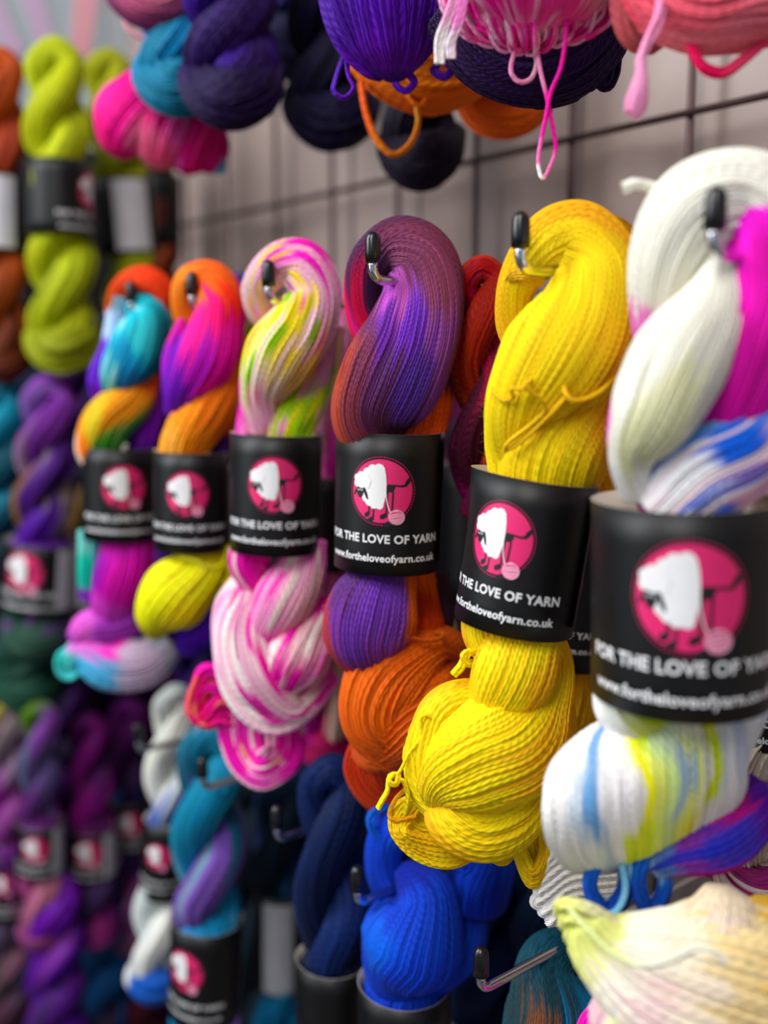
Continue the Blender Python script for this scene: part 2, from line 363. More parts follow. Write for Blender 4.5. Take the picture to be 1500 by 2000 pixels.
def band(parent, g, u, vt, vb, R, lean=0, a0=-12, front=True, d=0, info=False, open_top=0, roll=0, detail=True, flap=False, squash=1.0, label=None, elx=1.0):
    """paper band round the skein: u centre, vt/vb top and bottom (px), R half width (px), lean = px the top stands right of the bottom"""
    g = g-d/100
    A = P(u+lean/2, vt, g); Bt = P(u-lean/2, vb, g)
    H = np.linalg.norm(A-Bt); ax = (A-Bt)/H; R = R*zc((A+Bt)/2)/F
    tv = CAM-(A+Bt)/2; N1 = tv-tv.dot(ax)*ax; N1 /= np.linalg.norm(N1); Rg = np.cross(ax, N1)   # right seen from the camera
    if roll: N1, Rg = N1*math.cos(roll)+Rg*math.sin(roll), Rg*math.cos(roll)-N1*math.sin(roll)
    def sp(a, h, off=0):                                          # a angle, h 0 bottom..1 top
        a = np.asarray(a, float); h = np.asarray(h, float)
        rr = R*(1+.012*np.sin(3*a+1)+.02*np.sin(2*a)+open_top*np.clip(h-.6, 0, 1)*np.exp(-((a+1.5)/.5)**2))+off
        return Bt+ax*(h*H)[..., None]+(rr*np.cos(a)*squash)[..., None]*N1+(rr*np.sin(a))[..., None]*Rg
    n, m = 72, 7
    a = np.linspace(-PI, PI, n, endpoint=False); h = np.linspace(0, 1, m)
    V1 = sp(np.tile(a, m), np.repeat(h, n)); V2 = sp(np.tile(a, m), np.repeat(h, n), -.0004)
    V = np.vstack([V1, V2]); q = n*m; Fq = []; MI = []
    for i in range(m-1):
        for j in range(n):
            j2 = (j+1) % n
            Fq.append((i*n+j, i*n+j2, (i+1)*n+j2, (i+1)*n+j)); MI.append(0)
            Fq.append((q+i*n+j, q+(i+1)*n+j, q+(i+1)*n+j2, q+i*n+j2)); MI.append(1)
    for j in range(n):
        j2 = (j+1) % n; t = (m-1)*n
        Fq.append((t+j, t+j2, q+t+j2, q+t+j)); MI.append(1); Fq.append((j2, j, q+j, q+j2)); MI.append(1)
    if flap:                                                      # overlapping end of the strip
        b0 = len(V); fa = np.radians([60, 64, 70, 76]); fo = [.0035, .0022, .0012, .0006]
        fv = []
        for x, o_ in zip(fa, fo):
            for hh in (.06, .97): fv.append(sp(np.array(x), np.array(hh), o_))
        V = np.vstack([V, fv])
        for i in range(3): Fq.append((b0+2*i, b0+2*i+2, b0+2*i+3, b0+2*i+1)); MI.append(0)
    me = npmesh('paper_band', V, Fq); me.materials.append(PAPER); me.materials.append(CARD_IN)
    me.polygons.foreach_set('material_index', np.array(MI, np.int32))
    o = link('paper_band', me, parent)
    if label: o['label'] = label
    a0 = math.radians(a0); Hn = H/R
    def place(shapes, name, cx_a, cy_h, scale, mats):
        me = bpy.data.meshes.new(name); VV, FF, MM = [], [], []
        for (v2, fs, lay, mi) in shapes:
            b = len(VV)
            pts = sp(cx_a+v2[:, 0]*scale, cy_h+v2[:, 1]*scale/Hn, .00012+.00011*lay); VV += [tuple(x) for x in pts]
            for f in fs: FF.append(tuple(b+i for i in f)); MM.append(mi)
        me.from_pydata(VV, [], FF)
        for mm in mats: me.materials.append(mm)
        me.polygons.foreach_set('material_index', np.array(MM, np.int32)); me.update()
        return link(name, me, o)
    if front:
        place(EMB, 'sheep_emblem', a0, .605, .565, [PINKC, WHITE, BLACKP, PALE])
        if detail:
            place([(*T1, 0, 0), (T2[0]+np.array([0, -.34]), T2[1], 0, 0)], 'shop_lettering', a0-.05, .238, 1.0, [WHITE])
    if info:
        ia = math.radians(info); aa = np.linspace(ia-.62, ia+.62, 12)
        v2 = np.array([(x, y) for y in (.04, .96) for x in aa]); fs = [(i, i+1, 12+i+1, 12+i) for i in range(11)]
        me = bpy.data.meshes.new('info_panel'); me.from_pydata([tuple(x) for x in sp(v2[:, 0], v2[:, 1], .0002)], [], fs); me.update()
        link('info_panel', me, o, GREYP)
    return o

def tube(pts, r, seg=12, close=True):
    p = np.array(pts, float); T = np.gradient(p, axis=0); T /= np.linalg.norm(T, axis=1)[:, None]
    ref = np.array([0.3, .1, .95]) if abs(T[0][2]) < .9 else np.array([1, 0, 0.])
    V = []; n = len(p); N = None
    for i in range(n):
        N = (ref if N is None else N); N = N-N.dot(T[i])*T[i]; N /= np.linalg.norm(N); B = np.cross(T[i], N)
        rr = r[i] if hasattr(r, '__len__') else r
        for k in range(seg):
            a = 2*PI*k/seg; V.append(p[i]+rr*(math.cos(a)*N+math.sin(a)*B))
    Fq = [(i*seg+k, i*seg+(k+1) % seg, (i+1)*seg+(k+1) % seg, (i+1)*seg+k) for i in range(n-1) for k in range(seg)]
    V += [p[0], p[-1]]; Ft = [(len(V)-2, (k+1) % seg, k) for k in range(seg)]+[(len(V)-1, (n-1)*seg+k, (n-1)*seg+(k+1) % seg) for k in range(seg)]
    return npmesh('tube', np.array(V), Fq, Ft=Ft)

# ================================================================== the setting
def struct(name, pts, faces, m, kind=True):
    me = bpy.data.meshes.new(name); me.from_pydata([tuple(p) for p in pts], [], faces); me.update()
    o = link(name, me, None, m)
    if kind: o['kind'] = 'structure'
    return o
def box(x0, x1, y0, y1, z0, z1):
    return [(x, y, z) for z in (z0, z1) for y in (y0, y1) for x in (x0, x1)], [(0, 2, 3, 1), (4, 5, 7, 6), (0, 1, 5, 4), (2, 6, 7, 3), (0, 4, 6, 2), (1, 3, 7, 5)]
WALLM = mat('taupe_wall', 'B2A09A', .42, noise='9C8880', bump=.15, spec=.5, scale=5)
ENDM = mat('pale_blue_wall', 'B9C6CE', .7, noise='C2CDD4', scale=3)
DARKM = mat('dark_board', '18151B', .7, noise='141218', scale=6)
FLOORM = mat('grey_floor', '6E6A68', .5, noise='5E5A58', scale=8)
struct('wall_back', *box(-1.56, 1.6, .715, .80, 0, 3.0), WALLM)
struct('wall_left', *box(-1.66, -1.56, -1.0, .80, 0, 3.0), ENDM)
struct('floor', *box(-1.66, 1.6, -3, .80, -.1, 0), FLOORM)
XE = -1.5
ob = struct('backing_board', *box(XE-.05, XE-.02, -.55, .71, 0, 1.815), DARKM, False)  # added charcoal backing, darkens the gaps between the far skeins
tag(ob, 'added dark backing board that blackens the gaps behind the lime and purple skeins', 'display board')

def grid_panel(label, pts_fn, us, hs, umin, umax, hmin, hmax):
    g = empty('wire_grid_panel', tuple(pts_fn((umin+umax)/2, hmin)), label, 'wire grid')
    for a in us: link('vertical_wire', tube([pts_fn(a, hmin), pts_fn(a, (hmin+hmax)/2), pts_fn(a, hmax)], .0031, 8), g, WIRE)
    for h in hs: link('horizontal_wire', tube([pts_fn(umin, h)+off_h, pts_fn((umin+umax)/2, h)+off_h, pts_fn(umax, h)+off_h], .0031, 8), g, WIRE)
    return g
YG = .69
x0 = PW(1350, 200, YG)[0]; x1 = PW(1115, 350, YG)[0]; STEP = x0-x1; z0 = PW(1350, 222, YG)[2]
off_h = np.array([0, -.004, 0])
xs = [x0+STEP*k for k in range(-16, 4) if x0+STEP*k > -1.45]
grid_panel('dark wire mesh panel fixed over the taupe wall behind all the hooks', lambda a, h: np.array([a, YG, h]),
           xs, [z0-.152*k for k in range(-3, 9)], -1.47, 1.2, .4, 2.3)
off_h = np.array([.004, 0, 0])
grid_panel('dark wire mesh panel on the board at the far left end', lambda a, h: np.array([XE+.01, a, h]),
           [-.5+.1*k for k in range(12)], [.5+.15*k for k in range(9)], -.52, .66, .3, 1.80)

# far blurred poster with pink rays at the top left
pf = lambda u, v: PX(u, v, -1.555)
def poster():
    e = empty('sunburst_poster', tuple(pf(140, 60)), 'pale blue poster with fanned pink stripes on the far wall, top left', 'poster')
    def quad(name, q, x, m):
        me = bpy.data.meshes.new(name); a = [PX(u, v, x) for u, v in q]; b = [p+np.array([-.002, 0, 0]) for p in a]
        me.from_pydata([tuple(p) for p in a+b], [], [(0, 1, 2, 3), (7, 6, 5, 4), (0, 4, 5, 1), (1, 5, 6, 2), (2, 6, 7, 3), (3, 7, 4, 0)]); me.update()
        link(name, me, e, m)
    quad('sheet', [(-60, -140), (205, -140), (205, 230), (-60, 230)], -1.553, mat('poster_sheet', 'B2C2C8', .6, noise='B8C6CC', scale=4))
    pk = mat('poster_pink', 'F2B0BC', .6, noise='EEA6B4', scale=4); lv = mat('poster_lilac', 'D9BFDC', .6, noise='D4B8D8', scale=4)
    quad('stripe', [(150, -60), (200, -60), (175, 110), (138, 110)], -1.5505, pk)
    quad('stripe', [(20, -60), (70, -60), (112, 100), (78, 100)], -1.5505, lv)
    quad('stripe', [(-40, -10), (-10, -30), (50, 100), (20, 110)], -1.5505, lv)
poster()

# ================================================================== hooks
def hook(u, v, label, y=.384, depth=.30):
    T = PW(u, v, y); s = 1.0
    e = empty('display_hook', (T[0], YG, T[2]-.027), label, 'hook', None)
    cap = [T+np.array([0, 0, -.0185]), T+np.array([0, 0, -.012]), T+np.array([0, 0, -.0045]), T+np.array([0, 0, -.0022]), T+np.array([0, 0, -.0006]), T]
    link('rubber_cap', tube(cap, [.0050, .0050, .0048, .0040, .0022, .0003], 20), e, RUBBER)
    pts = [T+np.array([0, 0, -.016]), T+np.array([0, 0, -.021])]
    for k in range(9):
        a = PI/2*k/8; pts.append(T+np.array([0, .008*(1-math.cos(a)), -.021-.008*math.sin(a)]))
    for k in range(1, 9): pts.append(np.array([T[0], T[1]+.008+(YG-.006-T[1]-.008)*k/8, T[2]-.029]))
    link('rod', tube(pts, .0031, 16), e, CHROME)
    c = pts[-1]; me = bpy.data.meshes.new('clip'); vs, fs = box(c[0]-.012, c[0]+.012, YG-.009, YG-.0035, c[2]-.02, c[2]+.02)
    me.from_pydata(vs, [], fs); me.update(); link('clip', me, e, CHROME)
    return e
hook(1400, 362, 'black-capped hook through the large white and magenta skein')
hook(1018, 412, 'black-capped chrome hook holding the yellow skein')
hook(728, 452, 'black-capped chrome hook holding the maroon, violet and orange skein')
hook(524, 507, 'black-capped hook holding the speckled pink and lime skein')
hook(374, 530, 'black-capped hook holding the orange and hot pink skein')
hook(255, 548, 'small dark-capped hook in the red loop of the turquoise skein')
hook(940, 1848, 'black-capped chrome hook low in the picture, below the yellow skein')
hook(697, 1690, 'black-capped hook in front of the bright blue skein')
hook(540, 1572, 'blurred black-capped hook left of the navy skein')
hook(395, 1478, 'blurred dark-capped hook in the teal and lilac skein')
hook(268, 1412, 'blurred silver hook left of the white and blue skein, lower left')

# ================================================================== skeins
def GY(u, v, y): return gof(PW(u, v, y))
def GX(u, v, x): return gof(PX(u, v, x))
def skein(label, u, v, g, group=None):
    return empty('yarn_skein', tuple(P(u, v, g)), label, 'skein of yarn', group)

# ---- brown / maroon / orange (in focus)
g = GY(770, 600, .415); e = skein('maroon, violet and rust orange skein in sharp focus under the hook with the black cap', 745, 560, g)
MA, MD, PU, VI, OR, RU, RD = '8A4560', '5A2A48', '6C3F9C', 'B05AB8', 'E8623C', 'A84A3C', 'E8405A'
lobe(e, g, [(800, 740, -3.2, 44), (738, 655, -2.4, 46), (712, 590, -1.6, 40), (722, 520, -.8, 44), (775, 483, 0, 56), (820, 512, .4, 70), (828, 582, .8, 80), (804, 660, 1.1, 94), (758, 745, 1.3, 100), (725, 815, .9, 78), (745, 890, .2, 50)],
     [(0, None, '5A3A90'), (.10, 30, '7A3890'), (.12, -50, 'D84A9A'), (.17, -75, 'F04058'), (.2, -30, 'D83858'), (.22, 20, '3C2448'), (.3, -60, '4A2850'), (.3, 30, '3E2444'), (.4, -60, '5C2C48'), (.4, 40, '5A2C50'), (.5, -60, '7A3A52'), (.5, 10, '7E4260'), (.5, 70, '5E2E58'),
      (.6, -75, '6E3444'), (.6, -25, '96506A'), (.62, 25, 'B05AA8'), (.6, 60, 'C060C4'), (.7, -75, '7C3C3C'), (.68, -35, '9A5AB0'), (.7, 0, '7C4CC4'), (.7, 35, '6A3898'), (.72, 75, '6A3458'), (.8, -75, '8A50A8'), (.78, -35, '5C409C'), (.8, 0, '583064'), (.8, 40, '70344C'), (.8, 75, 'A44C44'),
      (.88, -60, '4A2440'), (.88, -10, '562646'), (.88, 35, '7C3A44'), (.88, 70, 'B05548'), (.97, -40, '4A2440'), (.97, 20, '8A4048'), (.97, 60, 'AC5044')],
     w=5.4, twist=-95, jit=.012, per=5)
lobe(e, g, [(760, 640, -3, 50), (822, 690, -2.2, 58), (842, 760, -1, 46), (828, 830, -.1, 44), (795, 900, 0, 50)],
     [(0, None, '3A2038'), (.3, None, '5A2838'), (.42, -60, '40203A'), (.5, 20, 'E0603E'), (.75, None, 'EE6A42'), (1, None, 'E8683E')], w=5.6, twist=-40, jit=.02, per=5)
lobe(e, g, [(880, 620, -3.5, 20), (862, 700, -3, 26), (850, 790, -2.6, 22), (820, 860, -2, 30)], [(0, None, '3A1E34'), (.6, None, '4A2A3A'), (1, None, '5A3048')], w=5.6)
lobe(e, g, [(785, 780, 0, 30), (768, 850, .3, 36), (765, 900, .2, 40)], [(0, None, '5A3468'), (1, None, '6A4080')], w=5.6)
band(e, g, 760, 841, 1104, 105, lean=6, a0=-9, flap=True)
lobe(e, g, [(770, 1040, .2, 55), (758, 1110, .3, 60), (733, 1180, .5, 88), (716, 1240, .3, 84), (722, 1290, -.6, 48), (750, 1330, -1.5, 30)],
     [(0, None, '5E3C98'), (.3, 0, '7448AC'), (.25, -62, 'EE7A40'), (.3, -35, '7A4CB0'), (.3, 60, '5C3474'), (.42, -62, 'EE7A40'), (.42, -35, '7A4CB0'), (.55, 20, '6A409C'), (.6, -50, '8A4AA8'), (.6, 75, 'B04A4A'), (.8, 0, '5A3060'), (.8, 60, 'A84444'), (.95, None, 'E0683C')], w=6, twist=-25, per=5)
lobe(e, g, [(745, 1290, -1.4, 26), (700, 1275, -.4, 22), (664, 1245, .2, 20), (645, 1180, .2, 16)], [(0, None, 'D8603A'), (.6, None, 'C85438'), (1, None, '8A3A48')], w=6)
lobe(e, g, [(800, 1090, -1.6, 40), (815, 1170, -1.8, 44), (820, 1230, -1.6, 48), (790, 1290, -1.8, 50)], [(0, None, 'E8703C'), (.4, 0, 'B8483C'), (.6, 0, 'D85A40'), (.7, 60, '4A2848'), (1, None, 'A04038')], w=6, twist=-50)
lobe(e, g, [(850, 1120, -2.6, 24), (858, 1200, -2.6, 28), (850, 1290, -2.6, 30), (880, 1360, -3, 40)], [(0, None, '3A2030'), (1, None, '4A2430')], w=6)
lobe(e, g, [(900, 1265, -2.6, 26), (845, 1262, -1, 42), (770, 1318, .3, 84), (742, 1395, .6, 76), (790, 1450, -.6, 66), (880, 1440, -2.6, 40), (950, 1380, -3.5, 22)],
     [(0, None, 'D8683C'), (.3, None, 'E6733F'), (.5, 0, 'E87442'), (.6, None, 'DE6838'), (.8, None, 'C85A34'), (1, None, '9A4030')], w=7.4, twist=30, mess=1.5, per=5)
lobe(e, g, [(905, 1300, -3, 28), (850, 1352, -.7, 72), (792, 1392, .15, 96), (735, 1452, -.7, 58), (700, 1440, -1.6, 24)], [(0, None, 'B85234'), (.4, None, 'E6733F'), (.75, None, 'CC5C34'), (1, None, 'B04A34')], w=7.2, twist=20, mess=1.3, per=5)
for k in range(6):
    a = k/5; R0 = 72-k*13
    yarns(e, g, [(752+R0*.75, 1440, -2.6), (752+R0*.9, 1500, -2), (752+R0*.55, 1520+R0*.80, -1.1), (752-R0*.4, 1512+R0*.8, -.8+a*.5), (752-R0*.98, 1488+R0*.2, -.7+a*.8), (752-R0*.6, 1482-R0*.62, -.8), (752+R0*.3, 1470-R0*.5, -1.5)],
          9, 9.5, [(0, None, 'A83C34'), (.4, None, 'D0553F'), (.8, None, 'C84C3C'), (1, None, '9A3430')], rpx=4.2, loosen=.6)
yarns(e, g, [(700, 1285, .4), (740, 1262, 1.4), (790, 1244, 1.8), (830, 1250, 1.6), (858, 1246, 1.2), (864, 1238, .8), (852, 1236, .2)], 2, 4, [(0, None, 'C86038'), (1, None, 'D87040')], rpx=3.4, name='tie_thread')
fuzz(e, g, [(640, 800, 655, 700, 1.5, '9A4040'), (893, 540, 893, 620, 1, '8A3050'), (690, 560, 740, 450, .5, '5A2A48')], 60, '7A3A50')

# ---- yellow (in focus)
g = GY(1080, 650, .415); e = skein('plain yellow skein in sharp focus with a tilted black paper band', 1040, 540, g)
Y1, Y2, Y3 = 'FFD808', 'F8BC00', 'FFE428'
YD = [(0, None, Y2), (.3, 0, Y1), (.3, 90, Y2), (.5, -60, 'F4B000'), (.5, 30, Y1), (.7, None, Y1), (.7, 80, Y3), (.85, -60, Y2), (1, None, Y1)]
lobe(e, g, [(1075, 720, -3, 46), (1012, 650, -2.6, 38), (1004, 580, -1.8, 36), (1030, 520, -1, 46), (1080, 474, -.3, 64), (1130, 470, 0, 74), (1165, 525, .5, 82), (1148, 610, 1.2, 98), (1092, 700, 1.7, 116), (1030, 790, 1.3, 84), (1010, 870, .5, 56), (1035, 930, 0, 50)], YD, w=6.4, twist=-75, per=5, jit=.04)
lobe(e, g, [(1170, 560, -2.6, 50), (1185, 680, -1.2, 54), (1160, 770, .1, 62), (1090, 865, .9, 96), (1062, 930, .5, 92), (1050, 990, 0, 70)], YD, w=6.4, twist=-30, per=5)
lobe(e, g, [(1040, 720, -1.4, 20), (990, 770, -.2, 30), (974, 850, 0, 28), (985, 930, 0, 30)], YD, w=6.4)
lobe(e, g, [(1060, 545, 0, 16), (1030, 538, .2, 15), (1005, 540, -.4, 14), (990, 560, -1.6, 14)], [(0, None, 'D8A400'), (1, None, 'C89600')], w=6, name='tie_thread')
band(e, g, 1027, 930, 1218, 118, lean=48, a0=-27, open_top=.25, flap=True)
lobe(e, g, [(955, 1180, -.4, 50), (950, 1235, -.2, 48), (985, 1290, -.8, 44), (1030, 1320, -1.6, 40)], YD, w=7.4, twist=20)
lobe(e, g, [(1060, 1180, .2, 62), (1030, 1250, .8, 70), (1000, 1320, 1.5, 78), (965, 1375, .9, 52), (935, 1420, -.3, 28)], YD, w=7.4, twist=-35, per=5)
lobe(e, g, [(1050, 1190, -2, 24), (1075, 1290, -1.2, 42), (1050, 1370, 0, 66), (1000, 1440, 1.0, 112), (925, 1490, 1.4, 104), (868, 1530, .9, 62), (850, 1570, .1, 26)], YD, w=7.8, twist=45, per=5, mess=1.4)
lobe(e, g, [(1000, 1370, -.6, 40), (890, 1385, 0, 52), (848, 1440, .2, 50), (838, 1510, .4, 48), (865, 1565, .6, 44), (920, 1600, .5, 50)], YD, w=7.8, twist=-20, mess=1.5, per=5)
lobe(e, g, [(850, 1548, .5, 28), (885, 1585, 1.1, 62), (940, 1605, 1.2, 72), (1000, 1580, .5, 68), (1050, 1530, -.6, 50)], YD, w=7.8, twist=30, mess=1.4, per=5)
lobe(e, g, [(1060, 1240, -2.6, 24), (1082, 1340, -2, 34), (1068, 1440, -1.6, 58), (1030, 1520, -1.4, 56), (1000, 1600, -1.6, 40)], YD, w=7.8, mess=1.4)
YL = [(0, None, Y2), (.3, None, Y1), (.6, None, 'F2C000'), (.8, None, Y1), (1, None, Y2)]
lobe(e, g, [(1020, 1560, -2, 30), (960, 1615, -1.4, 46), (880, 1625, -1, 44), (815, 1610, -.6, 34), (800, 1560, -.8, 22)], YD, w=10, mess=2.2, amp=.8)
lobe(e, g, [(1000, 1500, -2, 30), (1010, 1590, -1.6, 44), (1030, 1650, -1.5, 34), (1040, 1705, -1.4, 12)], YD, w=10, mess=2.2, amp=.8)
for k in range(5):
    R0 = 64-k*11
    yarns(e, g, [(880, 1580-k*3, -.8), (838-R0*.3, 1560, .2), (796-R0*.5+12, 1580+k*5, .6), (784-R0*.4+14, 1625, .8+k*.1), (828-R0*.1, 1672-k*8, 1), (885, 1684-k*9, .7), (950, 1646-k*6, -.4)], 8, 9, YL, rpx=3.9, loosen=1.1)
yarns(e, g, [(1040, 1500, -1.4), (1030, 1570, -1), (960, 1630, -.8), (900, 1655, -.5), (850, 1650, -.5)], 14, 22, YL, rpx=3.9, loosen=1.0)
for k in range(5):
    R0 = 46-k*8
    yarns(e, g, [(1035-R0*.6, 1500, -1.8), (1000-R0*.4+14, 1590, -.4), (1010-R0*.3+10, 1650, -.2), (1040, 1690+R0*.75, 0+k*.1), (1056+R0*.25, 1660, -.2), (1050+R0*.35, 1580, -.7), (1045+R0*.3, 1490, -2)], 8, 9, YL, rpx=3.9, loosen=1.0)
yarns(e, g, [(935, 1520, -1.8), (950, 1600, -1.2), (960, 1655, -1), (985, 1668, -1.2), (1000, 1600, -1.8)], 10, 22, YL, rpx=3.9)
T = [(0, None, 'F6D400'), (1, None, 'FFE640')]
yarns(e, g, [(850, 1470, .8), (853, 1425, 1.2), (840, 1400, 1.4), (823, 1402, 1.3), (822, 1440, 1.3), (800, 1470, 1.3), (782, 1505, 1.2), (768, 1520, 1.2)], 1, 1, T, rpx=4, name='tie_thread')
yarns(e, g, [(770, 1512, 1.2), (762, 1524, 1.5), (772, 1530, 1.6), (776, 1516, 1.2), (762, 1518, 1.0), (758, 1545, 1.2), (748, 1565, 1.2), (740, 1580, 1.1)], 2, 5, T, rpx=4.2, name='tie_thread')
yarns(e, g, [(774, 1524, 1.2), (788, 1524, 1.3), (798, 1555, 1.2), (792, 1590, .9)], 2, 4, T, rpx=4, name='tie_thread')
yarns(e, g, [(800, 1535, .8), (775, 1560, .9), (762, 1590, .9), (775, 1602, 1), (812, 1594, .9)], 2, 4, [(0, None, 'F8B010'), (1, None, 'F4A808')], rpx=4, name='tie_thread')
yarns(e, g, [(965, 1232, .2), (930, 1268, .6), (912, 1275, .8), (900, 1300, .8), (885, 1318, .8)], 3, 6, T, rpx=4.4, name='tie_thread')
yarns(e, g, [(912, 1272, .8), (904, 1282, 1), (914, 1296, .8), (936, 1296, .2)], 3, 6, T, rpx=4, name='tie_thread')
T2_ = [(0, None, 'ECB800'), (1, None, 'F6C810')]
yarns(e, g, [(1098, 750, 4.4), (1112, 778, 4.7), (1135, 782, 4.5), (1170, 766, 4.0), (1200, 735, 3.2), (1220, 708, 2.2)], 1, 1, T2_, rpx=5.6, name='tie_thread')
yarns(e, g, [(962, 766, 2.4), (985, 782, 3.4), (1003, 775, 4.1), (998, 760, 4.3), (1030, 760, 4.7), (1040, 742, 4.8), (1024, 754, 5), (1040, 768, 4.8), (1060, 785, 4.5), (1062, 805, 4.1), (1030, 835, 3.7), (992, 865, 3.3), (985, 882, 2.9)], 1, 1, T2_, rpx=4.4, name='tie_thread')
yarns(e, g, [(1112, 770, 4.4), (1085, 800, 4.3), (1050, 835, 3.8), (1005, 872, 3.2), (986, 880, 2.8)], 2, 6, T2_, rpx=4.2, name='tie_thread')
fuzz(e, g, [(950, 900, 945, 780, .8, Y1), (975, 560, 985, 700, -1, Y1), (1120, 1350, 1110, 1450, -1, Y1), (940, 1600, 820, 1560, 1, Y1)], 90, 'F6D020')

# ---- pink speckled with lime
g = GY(560, 620, .405); e = skein('pale pink skein speckled magenta, yellow and lime, left of the maroon one', 545, 560, g)
PK, MG, YE, LM = 'F8B4D0', 'F020B0', 'F2E010', '8CC810'
SPK = [(MG, .10, 16), ('F8E0D8', .12, 20)]
lobe(e, g, [(640, 690, -3, 34), (560, 640, -2.6, 34), (514, 610, -1.8, 30), (506, 560, -1, 34), (545, 516, 0, 42), (592, 520, .5, 52), (615, 575, .7, 54), (590, 640, 1.1, 66), (545, 700, 1.4, 70), (512, 770, .9, 44), (520, 840, .2, 36)],
     [(0, None, PK), (.15, None, 'F8A0D0'), (.3, None, 'F8C0D8'), (.4, 0, 'F4A0D0'), (.45, -20, 'F030C0'), (.47, 30, 'F8B8D8'), (.5, -60, 'F848B8'), (.52, 20, 'F4D850'), (.58, -60, 'F0B0CC'), (.58, 0, 'F8C0D8'), (.6, 60, 'F8A8D8'), (.68, -60, 'E8B0C8'), (.66, -10, 'F8C8DC'), (.7, 25, 'F2E050'), (.7, 65, 'ECE030'), (.78, -60, 'F0C060'), (.78, -10, 'F0D850'), (.8, 40, 'E8E888'), (.82, 80, 'D8D820'), (.88, -30, 'F4D8B0'), (.9, 30, 'F8E0D0'), (.92, 75, 'F050C0'), (1, None, 'F8B0D0')],
     w=6.2, twist=-90, jphi=8, jit=.025, specks=[(LM, .06, 10), ('F0D800', .12, 12), ('F04090', .06, 8), ('F8D0D8', .14, 12)])
lobe(e, g, [(640, 640, -2, 34), (632, 720, -1.4, 34), (600, 775, -.4, 42), (565, 830, .2, 50), (550, 880, 0, 44)], [(0, None, PK), (.3, None, 'E8A8C8'), (.55, -40, 'A8D010'), (.6, 40, '9CCC18'), (.8, 60, 'F070C0'), (.8, 0, 'A0D418'), (1, -60, 'C0D820')], w=6.2, jphi=16, jit=.05, specks=[('E8E400', .22, 14), ('F4A0C8', .08, 10), ('60A810', .15, 12)], twist=-30)
lobe(e, g, [(500, 770, -.4, 26), (485, 830, -.6, 22), (490, 890, -.6, 26)], [(0, None, 'F040C0'), (.6, None, 'F090D0'), (1, None, 'F8A0D0')], w=6.2, jphi=16, jit=.05, specks=SPK)
band(e, g, 539, 846, 1071, 89, lean=3, a0=-3)
lobe(e, g, [(500, 1050, 0, 44), (488, 1100, .1, 40), (520, 1150, -.8, 34), (560, 1180, -1.6, 30)], [(0, None, 'F030B0'), (.5, 0, 'E850B0'), (.6, -70, 'E8A060'), (1, None, MG)], w=7, specks=SPK)
lobe(e, g, [(600, 1050, -.2, 40), (588, 1110, .2, 48), (555, 1170, .9, 58), (520, 1230, .5, 42), (500, 1280, -.5, 30)], [(0, None, 'F080C8'), (.3, 0, 'F8B0D0'), (.4, -60, 'F8B8C8'), (.6, 30, 'F4A0CC'), (.9, None, 'F040B8')], w=7, specks=SPK, twist=-20)
PKD = [(0, None, 'F8A8D0'), (.3, 0, 'FBD0DC'), (.4, 70, 'F8C0D8'), (.55, -40, 'F890C8'), (.7, 20, 'FAC8DC'), (1, None, 'F060C0')]
SP2 = [(MG, .14, 16), ('F01898', .10, 10), ('FCE4E0', .24, 16)]
lobe(e, g, [(500, 1130, -1.2, 34), (462, 1190, -.4, 40), (450, 1260, .2, 36), (472, 1340, .6, 40), (530, 1390, .9, 46), (590, 1370, .3, 36), (640, 1310, -.8, 26)], PKD, w=7, jphi=22, jit=.07, specks=SP2, twist=40, mess=1.4)
lobe(e, g, [(490, 1160, -.6, 40), (478, 1240, .4, 58), (510, 1320, 1.0, 64), (560, 1375, .8, 44), (600, 1370, 0, 28)], PKD, w=7, jphi=22, jit=.07, specks=SP2, twist=30, mess=1.4)
lobe(e, g, [(640, 1180, -1.2, 30), (605, 1230, .2, 50), (575, 1285, 1.2, 62), (548, 1335, 1.2, 36), (535, 1360, .6, 16)], [(0, None, 'F040B0'), (.35, 0, 'F8C8D0'), (.5, -60, 'F090C8'), (.55, 50, 'F860B8'), (.7, 0, 'F030B0'), (1, None, MG)], w=7.4, specks=SP2, twist=-20, mess=1.4)
for k in range(6):
    R0 = 72-k*13
    yarns(e, g, [(505-R0*.9, 1385, -1.8), (508-R0*.95, 1440, -1.2), (512-R0*.65, 1468+R0*.45, -.6), (515, 1462+R0*.95, -.3+k*.1), (522+R0*.72, 1455+R0*.5, -.5), (520+R0*.9, 1430, -1), (512+R0*.6, 1385, -1.8)],
          7, 10, [(0, None, 'F060C0'), (.3, None, MG), (.5, None, 'FA70C8'), (.75, None, 'F01CA8'), (1, None, 'FAB0C8')], rpx=4, specks=[('FCC090', .07, 12), ('FCC8D8', .2, 14), (MG, .2, 12)], loosen=.8)
for (dx, dy) in ((0, 0), (12, 34)):
    yarns(e, g, [(450+dx, 1330+dy, -1.6), (405, 1310+dy, -1.2), (385, 1340+dy, -.9), (375+dx, 1385+dy*.5, -.8), (395+dx, 1402+dy*.3, -.8), (425, 1370+dy, -1), (450, 1375+dy, -1.6)], 9, 14, [(0, None, MG), (.5, None, 'F84080'), (1, None, 'F840A0')], rpx=4, specks=[('FA9070', .2, 12)])

